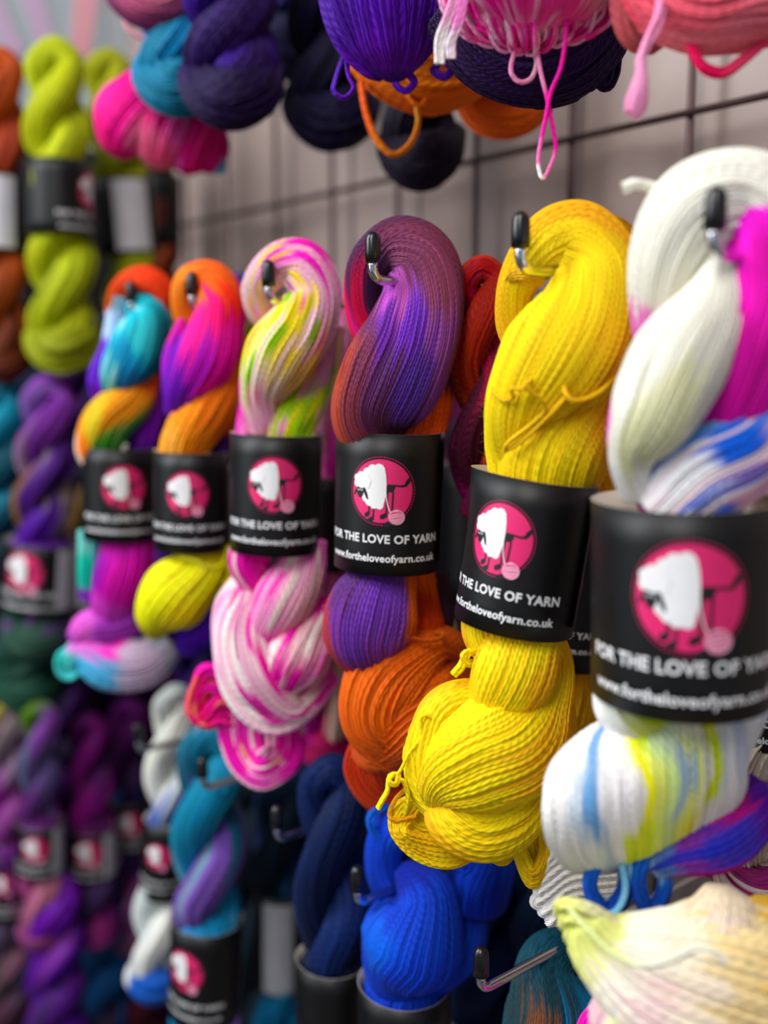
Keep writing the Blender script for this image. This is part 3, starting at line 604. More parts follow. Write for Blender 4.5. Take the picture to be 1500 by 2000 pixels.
# ---- orange / hot pink / purple, yellow below
g = GY(400, 620, .396); e = skein('orange and hot pink skein with purple shoulder and bright yellow lower half', 385, 575, g)
lobe(e, g, [(440, 700, -3, 28), (380, 640, -2.6, 28), (358, 590, -1.6, 24), (372, 550, -.8, 28), (412, 546, 0, 34), (434, 588, .5, 44), (424, 640, .8, 50), (400, 700, 1.1, 58), (362, 760, .8, 42), (340, 810, 0, 22)],
     [(0, None, 'F89050'), (.3, None, 'FF9A58'), (.42, None, 'FF7040'), (.5, 60, 'FF8040'), (.52, -30, 'FF5A50'), (.6, 30, 'FF5090'), (.63, -60, 'F820A8'), (.72, 40, 'F83C98'), (.78, -50, 'F020A8'), (.84, 0, 'C01CC0'), (.86, 60, '7018B0'), (.95, None, '6414A8')], w=8, twist=-110, per=4)
lobe(e, g, [(356, 625, -.8, 8), (340, 690, .2, 22), (340, 740, .4, 27), (346, 785, .3, 26), (370, 830, -.6, 20)], [(0, None, 'F028A8'), (.3, None, 'A020C0'), (.6, None, '6818B0'), (1, None, 'F060B0')], w=8)
lobe(e, g, [(465, 660, -2, 28), (450, 730, -1, 36), (405, 800, .3, 50), (362, 862, .6, 46), (350, 910, 0, 40)], [(0, None, 'FF8838'), (.4, None, 'FF8030'), (.6, 30, 'FF9A40'), (.8, 40, 'FFB060'), (.8, -40, 'FF8A28'), (1, None, 'FFC030')], w=8, twist=-30)
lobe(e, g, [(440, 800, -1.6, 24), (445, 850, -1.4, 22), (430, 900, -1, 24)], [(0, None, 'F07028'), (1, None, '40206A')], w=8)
band(e, g, 374, 880, 1069, 72, lean=0, a0=-8)
lobe(e, g, [(430, 1060, -.6, 34), (395, 1115, .2, 50), (345, 1160, .6, 66), (310, 1200, .2, 46), (300, 1240, -.6, 16)], [(0, None, 'E8D800'), (.3, None, 'FAF000'), (.6, 30, 'FFFF10'), (.5, -50, 'F8E000'), (1, None, 'ECE000')], w=9, twist=-30)
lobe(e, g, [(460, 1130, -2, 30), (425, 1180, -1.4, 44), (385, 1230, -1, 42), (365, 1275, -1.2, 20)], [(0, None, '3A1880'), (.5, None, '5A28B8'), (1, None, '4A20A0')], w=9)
yarns(e, g, [(350, 1085, 2.4), (385, 1095, 2.4), (410, 1110, 1.9), (440, 1105, 1), (450, 1130, .6), (425, 1145, .8)], 2, 4, [(0, None, 'F8F860'), (1, None, 'F0E420')], rpx=4, name='tie_thread')

# ---- turquoise with red loop
g = GY(270, 640, .394); e = skein('turquoise skein with red loop on top and orange green twist, leftmost of the front row', 262, 590, g)
lobe(e, g, [(225, 640, -2, 16), (225, 595, -1.6, 20), (243, 560, -1, 24), (282, 546, -.4, 30), (318, 572, -.5, 30), (330, 630, -1, 28)], [(0, None, 'B0D0F0'), (.2, None, 'D86030'), (.4, None, 'E84818'), (.7, None, 'F04018'), (1, None, 'B02810')], w=9)
lobe(e, g, [(240, 580, -1, 18), (232, 620, -1.2, 20), (222, 680, -.8, 22), (200, 740, -.2, 26), (205, 790, -.6, 20)], [(0, None, '90B8C8'), (.3, None, 'B8D0F0'), (.6, None, '8050D8'), (1, None, '6018B0')], w=9)
lobe(e, g, [(262, 590, 0, 22), (290, 620, .5, 42), (272, 680, 1, 54), (240, 725, .8, 42), (215, 765, 0, 20)], [(0, None, '30B8C8'), (.3, 60, '40C8D8'), (.45, -60, '006878'), (.45, 10, '50C8D0'), (.6, 10, '1898C8'), (.75, -30, '0870B0'), (.8, 40, '28A8C0'), (1, None, '20A890')], w=8, twist=-60, specks=[('A0E0E0', .08, 10)])
lobe(e, g, [(300, 730, -1, 22), (262, 780, .2, 42), (215, 820, .8, 48), (190, 870, .4, 40), (190, 905, 0, 30)], [(0, None, 'F06020'), (.4, 0, 'F8A040'), (.5, -60, '50A050'), (.6, 30, 'E0C850'), (.75, -30, '58B048'), (.75, 40, 'F88838'), (.95, 60, 'FFD8C0'), (.95, -30, '60A840')], w=9, twist=-20)
lobe(e, g, [(330, 700, -2, 22), (305, 780, -1.4, 28), (285, 850, -1, 28), (270, 900, -1, 26)], [(0, None, '6030B0'), (.5, None, '7020A0'), (1, None, '501880')], w=9)
band(e, g, 235, 873, 1048, 71, lean=0, a0=5)
lobe(e, g, [(190, 1040, -.4, 34), (182, 1110, -.4, 30), (180, 1170, -.8, 22)], [(0, None, '78C8C0'), (.6, None, '40C8B0'), (1, None, '9048C0')], w=9)
lobe(e, g, [(255, 1040, 0, 48), (245, 1110, .2, 56), (225, 1170, 0, 44), (215, 1210, -.4, 30)], [(0, None, 'D018B0'), (.4, 0, 'E838B8'), (.4, 60, 'A020B0'), (.4, -50, 'F020A8'), (.8, None, 'D858C8'), (1, None, 'B040B0')], w=9)
lobe(e, g, [(290, 1180, -1.6, 30), (240, 1215, -.4, 34), (180, 1225, 0, 34), (150, 1250, -.4, 22)], [(0, None, '5A2070'), (.4, None, 'B050C0'), (.8, None, 'E070D0'), (1, None, 'C060C8')], w=9)
lobe(e, g, [(330, 1260, -1.4, 30), (280, 1295, -.2, 50), (215, 1300, .3, 48), (165, 1275, .1, 32), (130, 1290, -.2, 18)], [(0, None, 'A8A8B8'), (.25, None, 'C8B0C8'), (.5, 60, 'F058C0'), (.5, -40, '60B0D8'), (.75, 40, 'E878D8'), (.75, -60, '58B8E0'), (1, None, '60D8D0')], w=9, twist=20)
yarns(e, g, [(170, 1290, 0), (140, 1320, 0), (118, 1308, 0), (122, 1278, 0), (150, 1270, 0)], 7, 9, [(0, None, '60D0D0'), (1, None, '50C8C0')], rpx=4)

# ---- white / magenta / blue (very near, blurred)
g = GY(1390, 650, .41); e = skein('large white skein with magenta band and blue stripes, nearest at the right edge', 1395, 490, g)
lobe(e, g, [(1400, 800, -3.2, 60), (1320, 700, -3, 62), (1292, 620, -2, 58), (1310, 510, -1.2, 80), (1360, 420, -.6, 98), (1440, 390, -.4, 92), (1520, 430, -.2, 100)],
     [(0, None, 'F060C0'), (.2, None, 'F890D0'), (.33, None, 'FA8CD0'), (.42, None, 'F4F0E0'), (.6, None, 'F6F4E4'), (.8, 0, 'F6F2E6'), (1, None, 'F6F2E6')], w=9)
lobe(e, g, [(1395, 400, -.4, 20), (1470, 430, .5, 62), (1500, 540, .8, 92), (1465, 680, .9, 96), (1420, 800, .7, 76), (1370, 880, 0, 46)], [(0, None, 'C060E8'), (.15, None, 'F028D0'), (.4, None, 'F010B8'), (.6, 40, 'F018B0'), (.7, None, 'E018A8'), (1, None, 'C01888')], w=9)
lobe(e, g, [(1420, 500, .9, 26), (1390, 600, 1.3, 66), (1330, 700, 1.7, 96), (1275, 810, 1.8, 84), (1235, 890, 1, 46), (1250, 960, 0, 40)], [(0, None, 'F4F0E0'), (.4, None, 'F2EFE0'), (.5, -20, 'ECEBC0'), (.7, 10, 'E8E8BC'), (.6, 60, 'F4F0E0'), (1, None, 'F6F4F0')], w=9, twist=-30)
lobe(e, g, [(1222, 780, 0, 24), (1216, 860, .2, 28), (1240, 930, .2, 26), (1280, 990, 0, 30)], [(0, None, 'F060D0'), (.3, None, 'E818C8'), (1, None, 'D010B0')], w=9)
lobe(e, g, [(1520, 760, 0, 60), (1460, 860, .6, 92), (1370, 930, .7, 100), (1310, 1010, .2, 80)], [(0, None, 'E0B0C8'), (.25, -50, 'F0C0C8'), (.3, 30, '5888E8'), (.5, -60, 'D090B0'), (.5, 0, '4070E0'), (.55, 60, '88B8F0'), (.75, 20, 'F0F0F4'), (.8, -40, '3868E0'), (1, None, 'F4F4F4')], w=9, twist=50, specks=[('3858D8', .2, 80), ('F4E0E8', .25, 80)])
yarns(e, g, [(1330, 372, -1), (1290, 368, -1), (1245, 357, -1), (1216, 366, -1)], 3, 7, [(0, None, 'F4F2E2'), (1, None, 'F6F4E6')], rpx=7, name='tie_thread')
band(e, g, 1332, 975, 1352, 174, lean=6, a0=4)
lobe(e, g, [(1215, 1320, -.4, 50), (1225, 1380, -.2, 62), (1280, 1420, -.8, 56), (1340, 1440, -1.6, 40)], [(0, None, 'F0F0E8'), (.4, 40, 'F2F2EC'), (.5, 10, 'E8F080'), (.4, -40, 'D0E818'), (.8, None, 'C8E000'), (1, None, '5058B0')], w=10, twist=10)
lobe(e, g, [(1450, 1330, -2, 60), (1420, 1400, -1, 66), (1400, 1470, -.6, 60)], [(0, None, 'E0E2EA'), (1, None, 'EEEEEC')], w=10)
st = [(80, 'F4F2EE', 'F4F2EE', 'F0EEEA'), (52, 'F6F4F0', 'F4F2EE', 'F0EEE8'), (38, 'F0F2F4', 'D0DCE8', 'F0F0EA'), (31, '88B0DC', '78A8D8', 'C8D4DC'), (22, 'F2F0EE', 'F4F0F0', 'F0ECE8'), (13, 'F4F0EE', 'F0ECEC', 'DCE838'), (9, 'F6F4E8', 'F2EEE8', 'C8E008'), (5, 'F4EC00', 'F8F000', 'E0E420'),
      (-2, 'D0F040', 'E8F080', 'DCEC30'), (-9, 'E0F8B8', 'DCF4A0', 'E0F080'), (-15, 'DCF0C8', 'A8C0D0', 'C8DC90'), (-22, 'E8F0D8', 'E8F090', 'E0E870'), (-30, 'F0F0E0', 'F0F0D8', 'E4DC50'), (-37, 'E0F040', 'DCF000', 'E8E8C0'), (-46, 'E8E8E4', 'D8E0E4', 'F0F0E8'), (-58, 'C8D4E4', 'F0F0F0', 'F0F0F0'), (-75, 'B8C8E4', 'D8DCEC', 'F0F0F0')]
lobe(e, g, [(1262, 1392, -2.4, 66), (1262, 1424, -.5, 92), (1262, 1474, .8, 104), (1264, 1530, 1.3, 106), (1266, 1586, .8, 104), (1268, 1634, -.5, 90), (1270, 1664, -2.4, 62)],
     [(v_, p_, q_[k_]) for p_, *q_ in st for k_, v_ in enumerate((.2, .5, .8))], w=9, wide=1.95, flat=.38, jphi=1.2, jit=.02, bdir=(.94, .33), ps=12.0, mess=1.3)
lobe(e, g, [(1480, 1560, -2.4, 56), (1400, 1620, -1, 76), (1320, 1650, -1, 60), (1270, 1680, -1.4, 40)], [(0, None, '6030A0'), (.3, 30, 'C83088'), (.4, -30, '5048B8'), (.6, None, '8040A0'), (.8, None, '6078B8'), (1, None, '88A0C8')], w=10, specks=[('D03078', .2, 30), ('4048C0', .2, 30)])
for (uu, rr_) in ((1185, 46), (1270, 34)):
    yarns(e, g, [(uu+20, 1640, -1), (uu-rr_*.4, 1680, -.6), (uu-rr_*.7, 1735, -.4), (uu, 1780, -.4), (uu+rr_*.8, 1740, -.6), (uu+rr_*.8, 1680, -.9), (uu+30, 1640, -1.2)], 9, 12, [(0, None, '3068C8'), (.5, None, '2850B0'), (1, None, '88B8E0')], rpx=7)
yarns(e, g, [(1215, 1680, -.2), (1222, 1740, .2), (1205, 1780, .4), (1172, 1792, .4), (1164, 1815, .4), (1188, 1842, .4), (1208, 1815, .4), (1200, 1780, .3)], 2, 5, [(0, None, '80B8D8'), (1, None, '88B8E0')], rpx=5, name='tie_thread')

# ================================================================== generic twisted hank, used for the skeins further back
def hank(label, u, vt, vb, hw, g, ca, cb=None, bnd=None, lean=0, turns=1.6, th0=.3, front=True, a0=0, info=False, R=None, w=9, specks=None, bun=True, twist=-60, group=None, buncol=None, tail=False, per=3, bdetail=True):
    """u centre of the hook loop, vt/vb top and bottom (px), hw half width (px); ca/cb dye lists for the two plies"""
    e = skein(label, u, vt+hw, g, group)
    cb = cb or ca; H = vb-vt; end = vb-(hw*.95 if bun else 0)
    pa, pb = [], []
    n = 13; cmz = (zc(P(u, vt, g))/F)*100                                # cm per pixel
    for k in range(n):
        t = k/(n-1); v = vt+hw*1.0+(end-vt-hw)*t
        th = th0+turns*2*PI*t; A = hw*.46; r = hw*.54
        if k == 0: A *= 1.0; r *= .8
        if bnd:
            q = max(0, 1-abs((v-(bnd[0]+bnd[1])/2)/((bnd[1]-bnd[0])*.62)))
            A *= 1-.30*min(1, q*2); r *= 1-.22*min(1, q*2)
        uu = u+lean*t
        pa.append((uu+A*math.cos(th), v, A*math.sin(th)*cmz, r)); pb.append((uu-A*math.cos(th), v, -A*math.sin(th)*cmz, r))
    arc = [(u-hw*.34, vt+hw*.66, 0, hw*.42), (u, vt+hw*.44, 0, hw*.44), (u+hw*.34, vt+hw*.66, 0, hw*.42)]
    if pa[0][0] > u: path = pb[::-1]+arc+pa; c1, c2 = cb, ca
    else: path = pa[::-1]+arc+pb; c1, c2 = ca, cb
    dy = []
    m1, m2 = len(c1), len(c2)
    for i, h in enumerate(c1[::-1]): dy.append((.48*(i+.5)/m1, None if i % 2 else 60*((i % 3)-1), h))
    for i, h in enumerate(c2): dy.append((.52+.48*(i+.5)/m2, None if i % 2 else 60*((i % 3)-1), h))
    lobe(e, g, path, dy, w=w, twist=twist*turns*2, per=per, specks=specks)
    bc = buncol or [ca[-1], cb[-1], ca[-1]]
    if bun:
        ub = u+lean
        lobe(e, g, [(ub+hw*.8, vb-hw*1.25, -hw*.7*cmz, hw*.4), (ub+hw*.45, vb-hw*.8, .35*hw*cmz, hw*.62), (ub-hw*.1, vb-hw*.66, .5*hw*cmz, hw*.66), (ub-hw*.6, vb-hw*.95, 0, hw*.5), (ub-hw*.7, vb-hw*1.4, -hw*.6*cmz, hw*.3)],
             [(i/(len(bc)-1), None, h) for i, h in enumerate(bc)], w=w, per=per, specks=specks, name='tucked_end', mess=1.5)
    if tail:
        ub = u+lean
        yarns(e, g, [(ub-hw*.3, vb-hw*.8, 0), (ub-hw*.35, vb-hw*.2, .3), (ub, vb+hw*.15, .4), (ub+hw*.35, vb-hw*.2, .2), (ub+hw*.25, vb-hw*.8, 0)], 12, hw*.28, [(0, None, bc[0]), (1, None, bc[-1])], rpx=4)
    if bnd:
        vm = ((bnd[0]+bnd[1])/2-vt)/H; rb = R or hw*.98; um = u+lean*vm; ls = lean/H
        lobe(e, g, [(um+(v_-(bnd[0]+bnd[1])/2)*ls, v_, 0, rb*k_) for v_, k_ in ((bnd[0]-14, .55), (bnd[0]+10, .86), ((bnd[0]+bnd[1])/2, .9), (bnd[1]-10, .84), (bnd[1]+10, .5))],
             [(0, None, ca[len(ca)//2]), (.5, 40, cb[len(cb)//2]), (1, None, ca[len(ca)//2])], w=w, per=per)
        band(e, g, u+lean*vm, bnd[0], bnd[1], R or hw*.98, lean=-lean*(bnd[1]-bnd[0])/H, a0=a0, front=front, info=info, detail=bdetail)
    return e

# ---- second layer on the middle hooks
def G2(u, v, back): return GY(u, v, .415+back)
hank('deep yellow ochre skein hidden behind the bright yellow one', 1190, 420, 1420, 78, G2(1190, 600, .12), ['F0A818', 'E8A010', 'F0B020', 'E09810'], None, (1010, 1290), lean=-95, w=7, a0=-25, R=86, bun=False)
hank('rust and plum skein behind, right of the maroon one in focus', 940, 498, 1010, 62, G2(940, 650, .05), ['C04838', 'A83830', 'C8502C', 'C04830', '7A2038', '5A1838'], ['B83838', 'A02848', '903030', '501830', 'B03080'], None, w=8, bun=False, turns=1.3)
e_ = hank('magenta and plum skein with black and white banded label behind the maroon one', 880, 545, 1300, 52, G2(880, 700, .20), ['D07020', 'B02890', 'A82080', '802058', 'D84098', 'C030A0', 'C8D040', 'D04060'], ['8A2050', 'C030A0', '601048', 'E060A0', 'A8B838', 'E07080'], (925, 1125), w=8, front=False, info=35, R=60)
hank('second pale pink speckled skein half hidden behind the front one', 650, 555, 1500, 50, G2(650, 700, .09), ['E890C0', 'F0A8C8', 'D878B0', 'E880B8', 'D070A8', 'B03090'], ['E898C0', 'D870A8', 'C04898', 'D8689C', 'E8C8B0', 'C83068'], (930, 1110), w=8, front=False, specks=[('C82890', .12, 14)], lean=-15)
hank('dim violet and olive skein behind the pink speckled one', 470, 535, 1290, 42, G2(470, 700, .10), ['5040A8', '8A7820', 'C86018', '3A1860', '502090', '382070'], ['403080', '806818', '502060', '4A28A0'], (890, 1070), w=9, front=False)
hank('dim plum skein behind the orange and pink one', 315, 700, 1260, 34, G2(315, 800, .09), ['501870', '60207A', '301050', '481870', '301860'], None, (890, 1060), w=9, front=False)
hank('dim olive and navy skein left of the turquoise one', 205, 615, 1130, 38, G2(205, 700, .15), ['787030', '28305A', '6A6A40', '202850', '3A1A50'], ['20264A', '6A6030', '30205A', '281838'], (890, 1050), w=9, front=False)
hank('cream skein with pink and green stripes at the right edge behind the white one', 1490, 1130, 1800, 96, G2(1480, 1500, .10), ['E8D8C8', 'D8A8A8', 'E8D8C8', 'B88878', '70A890', 'D8C0A8'], ['C0A8A0', 'E8D8C8', 'A87080', 'D8C8B0', '983870'], (1230, 1435), w=8, a0=10, specks=[('902868', .08, 30), ('F0E8D8', .2, 30)], lean=10)
hank('cobalt and violet skein peeping out between the yellow and white skeins', 1140, 1300, 1560, 40, G2(1140, 1430, .17), ['3838B8', '5A38B0', '3038B0', '4A30A0'], None, None, w=7, turns=1)

# ---- low hooks
def GB(u, v, back=0): return GY(u, v, .42+back)
# bright blue
g = GB(800, 1750, .005); e = skein('bright royal blue skein under the yellow one with the label cut by the lower edge', 790, 1700, g)
B1, B2_, B3 = '0A40C8', '0824A0', '2A64DC'
BD = [(0, None, B2_), (.3, None, B1), (.5, 40, B3), (.6, -30, '0A38C8'), (.8, None, B1), (1, None, B2_)]
lobe(e, g, [(830, 1800, -3, 50), (765, 1720, -1.8, 44), (755, 1650, -1, 40), (790, 1610, -.6, 46), (870, 1610, -.3, 56), (940, 1660, -.4, 64), (930, 1760, -.8, 60)], BD, w=6, amp=.35, mess=.8)
lobe(e, g, [(790, 1690, .2, 24), (825, 1750, .9, 66), (806, 1832, 1.2, 100), (782, 1884, .6, 72), (786, 1930, -.2, 48)], BD, w=6, amp=.35, mess=.8, twist=-20)
lobe(e, g, [(900, 1740, -1.2, 50), (890, 1840, -.6, 56), (840, 1895, 0, 52), (812, 1945, -.3, 42)], BD, w=6, amp=.35, mess=.8)
yarns(e, g, [(770, 1660, 0), (735, 1630, .3), (724, 1612, .3), (728, 1590, 0), (760, 1570, -.6)], 6, 7, [(0, None, '2868D8'), (1, None, '2060D0')], rpx=3.5, name='tie_thread')
lobe(e, g, [(788, 1900, 0, 56), (790, 1928, 0, 80), (790, 2050, 0, 84), (790, 2180, 0, 80)], BD, w=7)
band(e, g, 790, 1916, 2150, 90, lean=0, a0=-32)
# navy ones
NV = ['0E2254', '0C1C44', '10265C', '0A1638', '0E1E4C', '102458']
e_ = hank('navy skein right of the silver-tipped hook, under the rust skein', 650, 1470, 2180, 78, GB(650, 1700, .0), NV, None, (1868, 2080), w=8, front=False, turns=1.25, R=72)
yarns(e_, GB(650, 1700, .02), [(622, 1690, .2), (628, 1715, .6), (648, 1738, .8), (672, 1742, .8), (690, 1728, .4)], 2, 4, [(0, None, '8898B8'), (1, None, '98A8C8')], rpx=3.6, name='tie_thread', label='loose pale blue thread')
hank('dark navy skein behind the bright blue one', 950, 1610, 2250, 80, GB(950, 1800, .14), NV, ['0E1E50', '122860', '0C1A40', '142A60'], (1975, 2150), w=8, front=False, info=-30)
hank('black-blue skein with loose strands behind the hook low in the picture', 1060, 1650, 2100, 66, GB(1060, 1800, .16), ['10284C', '0C1E38', '122C50', '0E2440'], None, None, w=8, turns=1.3)
hank('dark blue-green skein above the pale grey info label', 548, 1520, 2080, 56, GB(548, 1750, .13), ['0E2A3A', '0C2030', '102C44', '0A1C2C', '2090C0', '1888B8'], ['0C2434', '102A50', '0C2030', '188CBC', '2898C8'], (1735, 1920), w=8, front=False, info=-8, R=50, turns=1.5)
hank('near black skein in the gap under the speckled pink one', 600, 1480, 1950, 60, GB(600, 1700, .20), ['0C1838', '101C40', '0A1430'], None, None, w=9, turns=1.3)
# teal and lilac
hank('teal and lilac skein on the low hook, lower left, with a pink sheep label', 412, 1405, 2130, 74, GB(420, 1600, .0), ['2A7890', '2C88A8', '58A0B8', '3090C0', '506878', '4098C0', '58407A'], ['2A6A80', '286078', '7058B0', '7A58A8', '306888', '8060B0', '1C60A8'], (1790, 1972), w=8, a0=-38, R=70, lean=-14, turns=1.75, th0=.1, specks=[('90B0C0', .10, 20)])
# white and blue
hank('white skein with blue flecks on the blurred silver hook, lower left', 345, 1335, 1960, 52, GB(345, 1500, .02), ['B0C4C8', 'E8E8DC', 'F0F0E4', 'E8E8E0', '6078C8', 'D8E4E0', 'F0F0E8'], ['D8D8CC', 'E8E8E0', 'C8D8E0', '4860B0', 'D0E0DC', 'F0F0E8', 'E8E8E8'], (1598, 1740), w=9, a0=-20, R=44, lean=-42, turns=2, buncol=['F0F0E8', '3860B0', 'E8E8E4'])
# dark teal and copper skein at the lowest hook
g = GB(1090, 1950, .04); e = skein('dark teal skein with copper streaks on the lowest black-capped hook', 1075, 1860, g)
lobe(e, g, [(1200, 1830, -1.8, 50), (1120, 1850, -.6, 44), (1075, 1880, .2, 62), (1080, 1960, .8, 92), (1080, 2060, .6, 104), (1060, 2160, 0, 90)],
     [(0, None, '0E3848'), (.35, None, '14485A'), (.5, 0, '1A3E48'), (.55, 60, '2A4448'), (.6, 10, '7A5038'), (.65, -50, '0E78A8'), (.8, 20, '8A5A40'), (.8, -50, '0C70A0'), (.8, 80, '14506A'), (1, None, '103A48')], w=6.5, per=5, jit=.03, twist=-20)
lobe(e, g, [(1150, 1800, -3, 30), (1110, 1840, -1.6, 26), (1160, 1920, -.6, 60), (1190, 2020, -.4, 70)], [(0, None, '102838'), (.5, None, '14506A'), (.7, None, '0C6A98'), (1, None, '0E4058')], w=6.5)
# cream and lemon skein, very near
g = GY(1300, 1900, .39); e = skein('big blurred cream and lemon skein filling the lower right corner', 1330, 1740, g)
CR = [(0, None, 'E8EE90'), (.12, None, 'ECEE98'), (.25, 0, 'F4F0C8'), (.35, None, 'F6ECDC'), (.45, 30, 'F8D8D4'), (.5, -40, 'F4E8D0'), (.65, 0, 'F6E6D0'), (.75, None, 'F4DCA8'), (1, None, 'F4C860')]
lobe(e, g, [(1140, 1800, .2, 40), (1180, 1850, .4, 76), (1270, 1900, .8, 130), (1380, 1930, .9, 170), (1520, 1960, .6, 180)], CR, w=13, mess=2, amp=.8, twist=20)
lobe(e, g, [(1420, 1740, .4, 40), (1400, 1820, .8, 90), (1340, 1920, .9, 130), (1290, 2040, .7, 140)], [(0, None, 'F0DCC0'), (.3, 0, 'F8E0D4'), (.4, 40, 'F4D0C8'), (.6, None, 'F6EADC'), (.8, 40, 'ECEEB8'), (1, None, 'F0C8D0')], w=11, mess=1.5, specks=[('F8B0A0', .05, 30)])
for k in range(5):
    y = 1770+k*26; x = 1098+k*10
    yarns(e, g, [(1230, 1830+k*12, .2), (1160, y+10+k*6, .5), (x+6, y-4, .3), (x-4, y+8, -.2), (x+14, y+22, -.6), (1180, 1870+k*14, -.4)], 7, 9, [(0, None, 'F4F0C0'), (.5, None, 'ECEE90'), (1, None, 'E4E880')], rpx=6.5, loosen=.6)
yarns(e, g, [(1112, 1772, 1.2), (1150, 1815, 2.2), (1195, 1858, 3.1), (1250, 1884, 4.2), (1310, 1876, 5.3), (1370, 1850, 6.2), (1420, 1880, 6.6)], 2, 5, [(0, None, 'E8F0A8'), (1, None, 'F4F4E0')], rpx=5.5, name='tie_thread')
# white loose ends just under the yellow skein
g = GY(1110, 1700, .43); e = skein('creamy white loop ends fanned out right below the yellow skein', 1130, 1720, g)
for k in range(7):
    yarns(e, g, [(1200, 1640+k*16, -1.2), (1130-k*4, 1640+k*18, -.4), (1084-k*5+(k > 4)*(k-4)*12, 1660+k*22, 0), (1066-k*4+(k > 4)*(k-4)*16, 1690+k*18, -.1), (1100, 1712+k*14, -.5), (1210, 1700+k*14, -1.3)], 7, 10, [(0, None, 'F4F4EC'), (.5, None, 'F8F8F2'), (.8, None, 'B8D8C8' if k == 3 else 'F8F8F2'), (1, None, 'E8D0CC' if k > 4 else 'F0F0E4')], rpx=4.4, loosen=.7)
# pink blob on the bottom edge
hank('bright pink skein top at the bottom edge under the cream one', 1175, 1962, 2500, 56, GY(1175, 2000, .43), ['F040B8', 'F860C0', 'F030A8'], None, None, w=8)

# ---- bottoms of the skeins on the hooks above the frame
def GT(u, v, y): return GY(u, v, y)
g = GT(755, 60, .425); e = skein('deep violet skein end with dangling loops, sharp, top centre', 755, -100, g)
VD = [(0, None, '4A2090'), (.4, 0, '5A2CA8'), (.5, 60, '4A2090'), (.6, -30, '5A28A8'), (.8, None, '6A30B0'), (1, None, '4A1C90')]
lobe(e, g, [(750, -300, 0, 100), (752, -120, 0, 118), (758, 0, .2, 124), (764, 80, .2, 96), (768, 128, 0, 56), (770, 158, -.2, 18)], VD, w=9, mess=2.2, amp=.8, per=5)
lobe(e, g, [(650, -140, -.6, 50), (668, -20, -.4, 46), (690, 60, -.2, 44), (720, 120, -.2, 30), (750, 150, -.4, 12)], VD, w=9, mess=2.2, amp=.8, per=5)
for (a, b, c, n_) in ((665, 120, 190, 2), (785, 120, 178, 6), (860, 110, 150, 5)):
    yarns(e, g, [(a+12, b-20, -.4), (a-8, (b+c)/2, .1), (a-12, c-12, .2), (a+8, c, .2), (a+24, c-18, .2), (a+14, (b+c)/2-8, .1), (a+10, b-20, -.2)], n_, 6, VD, rpx=3.6, name='dangling_loop')
g = GT(1035, 60, .42); e = skein('pink skein end with magenta strands and a long dangling loop, top right', 1035, -100, g)
PD = [(0, None, 'F080C0'), (.4, 0, 'F048A8'), (.5, 70, 'F8B8DC'), (.5, -70, 'F8A8C8'), (.6, 20, 'E83098'), (.7, -30, 'F05CA8'), (1, None, 'F890C8')]
lobe(e, g, [(1040, -330, 0, 150), (1040, -180, 0, 180), (1038, -60, .2, 186), (1036, 10, .2, 150), (1032, 52, .1, 95), (1030, 84, 0, 30)], PD, w=8, mess=1.5, per=5, specks=[('E82898', .08, 20), ('F8C0DC', .12, 20)])
for k in range(9):
    x = 880+k*40; y = 70-abs(k-4)*7
    yarns(e, g, [(x, -70, 2.2-abs(k-4)*.3), (x-4, 0, 2.4-abs(k-4)*.35), (x+(1035-x)*.12, y, 1.6-abs(k-4)*.2), (x+(1035-x)*.35, y+24, .6), (x+(1035-x)*.6, y+10, -.6)], 7, 17, PD, rpx=4.3, name='end_loops', specks=[('F8C0DC', .15, 10), ('E82898', .15, 12)])
yarns(e, g, [(905, -60, 2), (880, 20, 2.2), (862, 70, 2.2), (858, 125, 2.2)], 4, 8, [(0, None, 'F8B0D8'), (1, None, 'F8F0F0')], rpx=4.6, name='dangling_loop', seed=3)
yarns(e, g, [(915, -40, 2), (896, 40, 2.2), (882, 80, 2.2), (880, 115, 2.2)], 4, 7, [(0, None, 'F490D0'), (1, None, 'F8E0EC')], rpx=4.6, name='dangling_loop', seed=5)
DL = [(0, None, 'F8A0C8'), (1, None, 'F8C0D8')]
yarns(e, g, [(1020, 78, .4), (1004, 105, .5), (998, 140, .6), (1015, 160, .6), (1038, 152, .6), (1048, 120, .5), (1036, 90, .4), (1030, 78, .3)], 1, 1, DL, rpx=4.4, name='dangling_loop')
yarns(e, g, [(1112, -30, 2), (1106, 60, 2.2), (1096, 130, 2), (1076, 180, 1.6), (1066, 230, 1.4), (1054, 290, 1.4), (1052, 325, 1.4), (1060, 348, 1.4), (1072, 330, 1.4), (1085, 290, 1.3), (1078, 240, 1.3), (1068, 190, 1.2), (1056, 140, 1), (1046, 78, .6)], 1, 1,
      [(0, None, 'F020A0'), (.3, None, 'F028A8'), (.42, None, 'F880C0'), (.5, None, 'F8F0F0'), (.62, None, 'F888C0'), (.75, None, 'F040A8'), (1, None, 'F8A0C8')], rpx=4.4, name='dangling_loop')
g = GT(1380, 40, .44); e = skein('salmon pink skein end with a fuzzy tassel, top right corner', 1400, -60, g)
SD = [(0, None, 'F06878'), (.4, 0, 'F87888'), (.6, 50, 'F88A98'), (1, None, 'F07880')]
lobe(e, g, [(1250, -110, -.4, 70), (1300, -20, 0, 80), (1370, 8, .4, 86), (1450, -5, .4, 96), (1540, -20, 0, 100)], SD, w=8, mess=1.6)
lobe(e, g, [(1300, -120, -2.6, 60), (1262, -30, -2, 66), (1256, 50, -2, 50), (1290, 90, -2.2, 20)], [(0, None, 'B85860'), (1, None, 'C06468')], w=8)
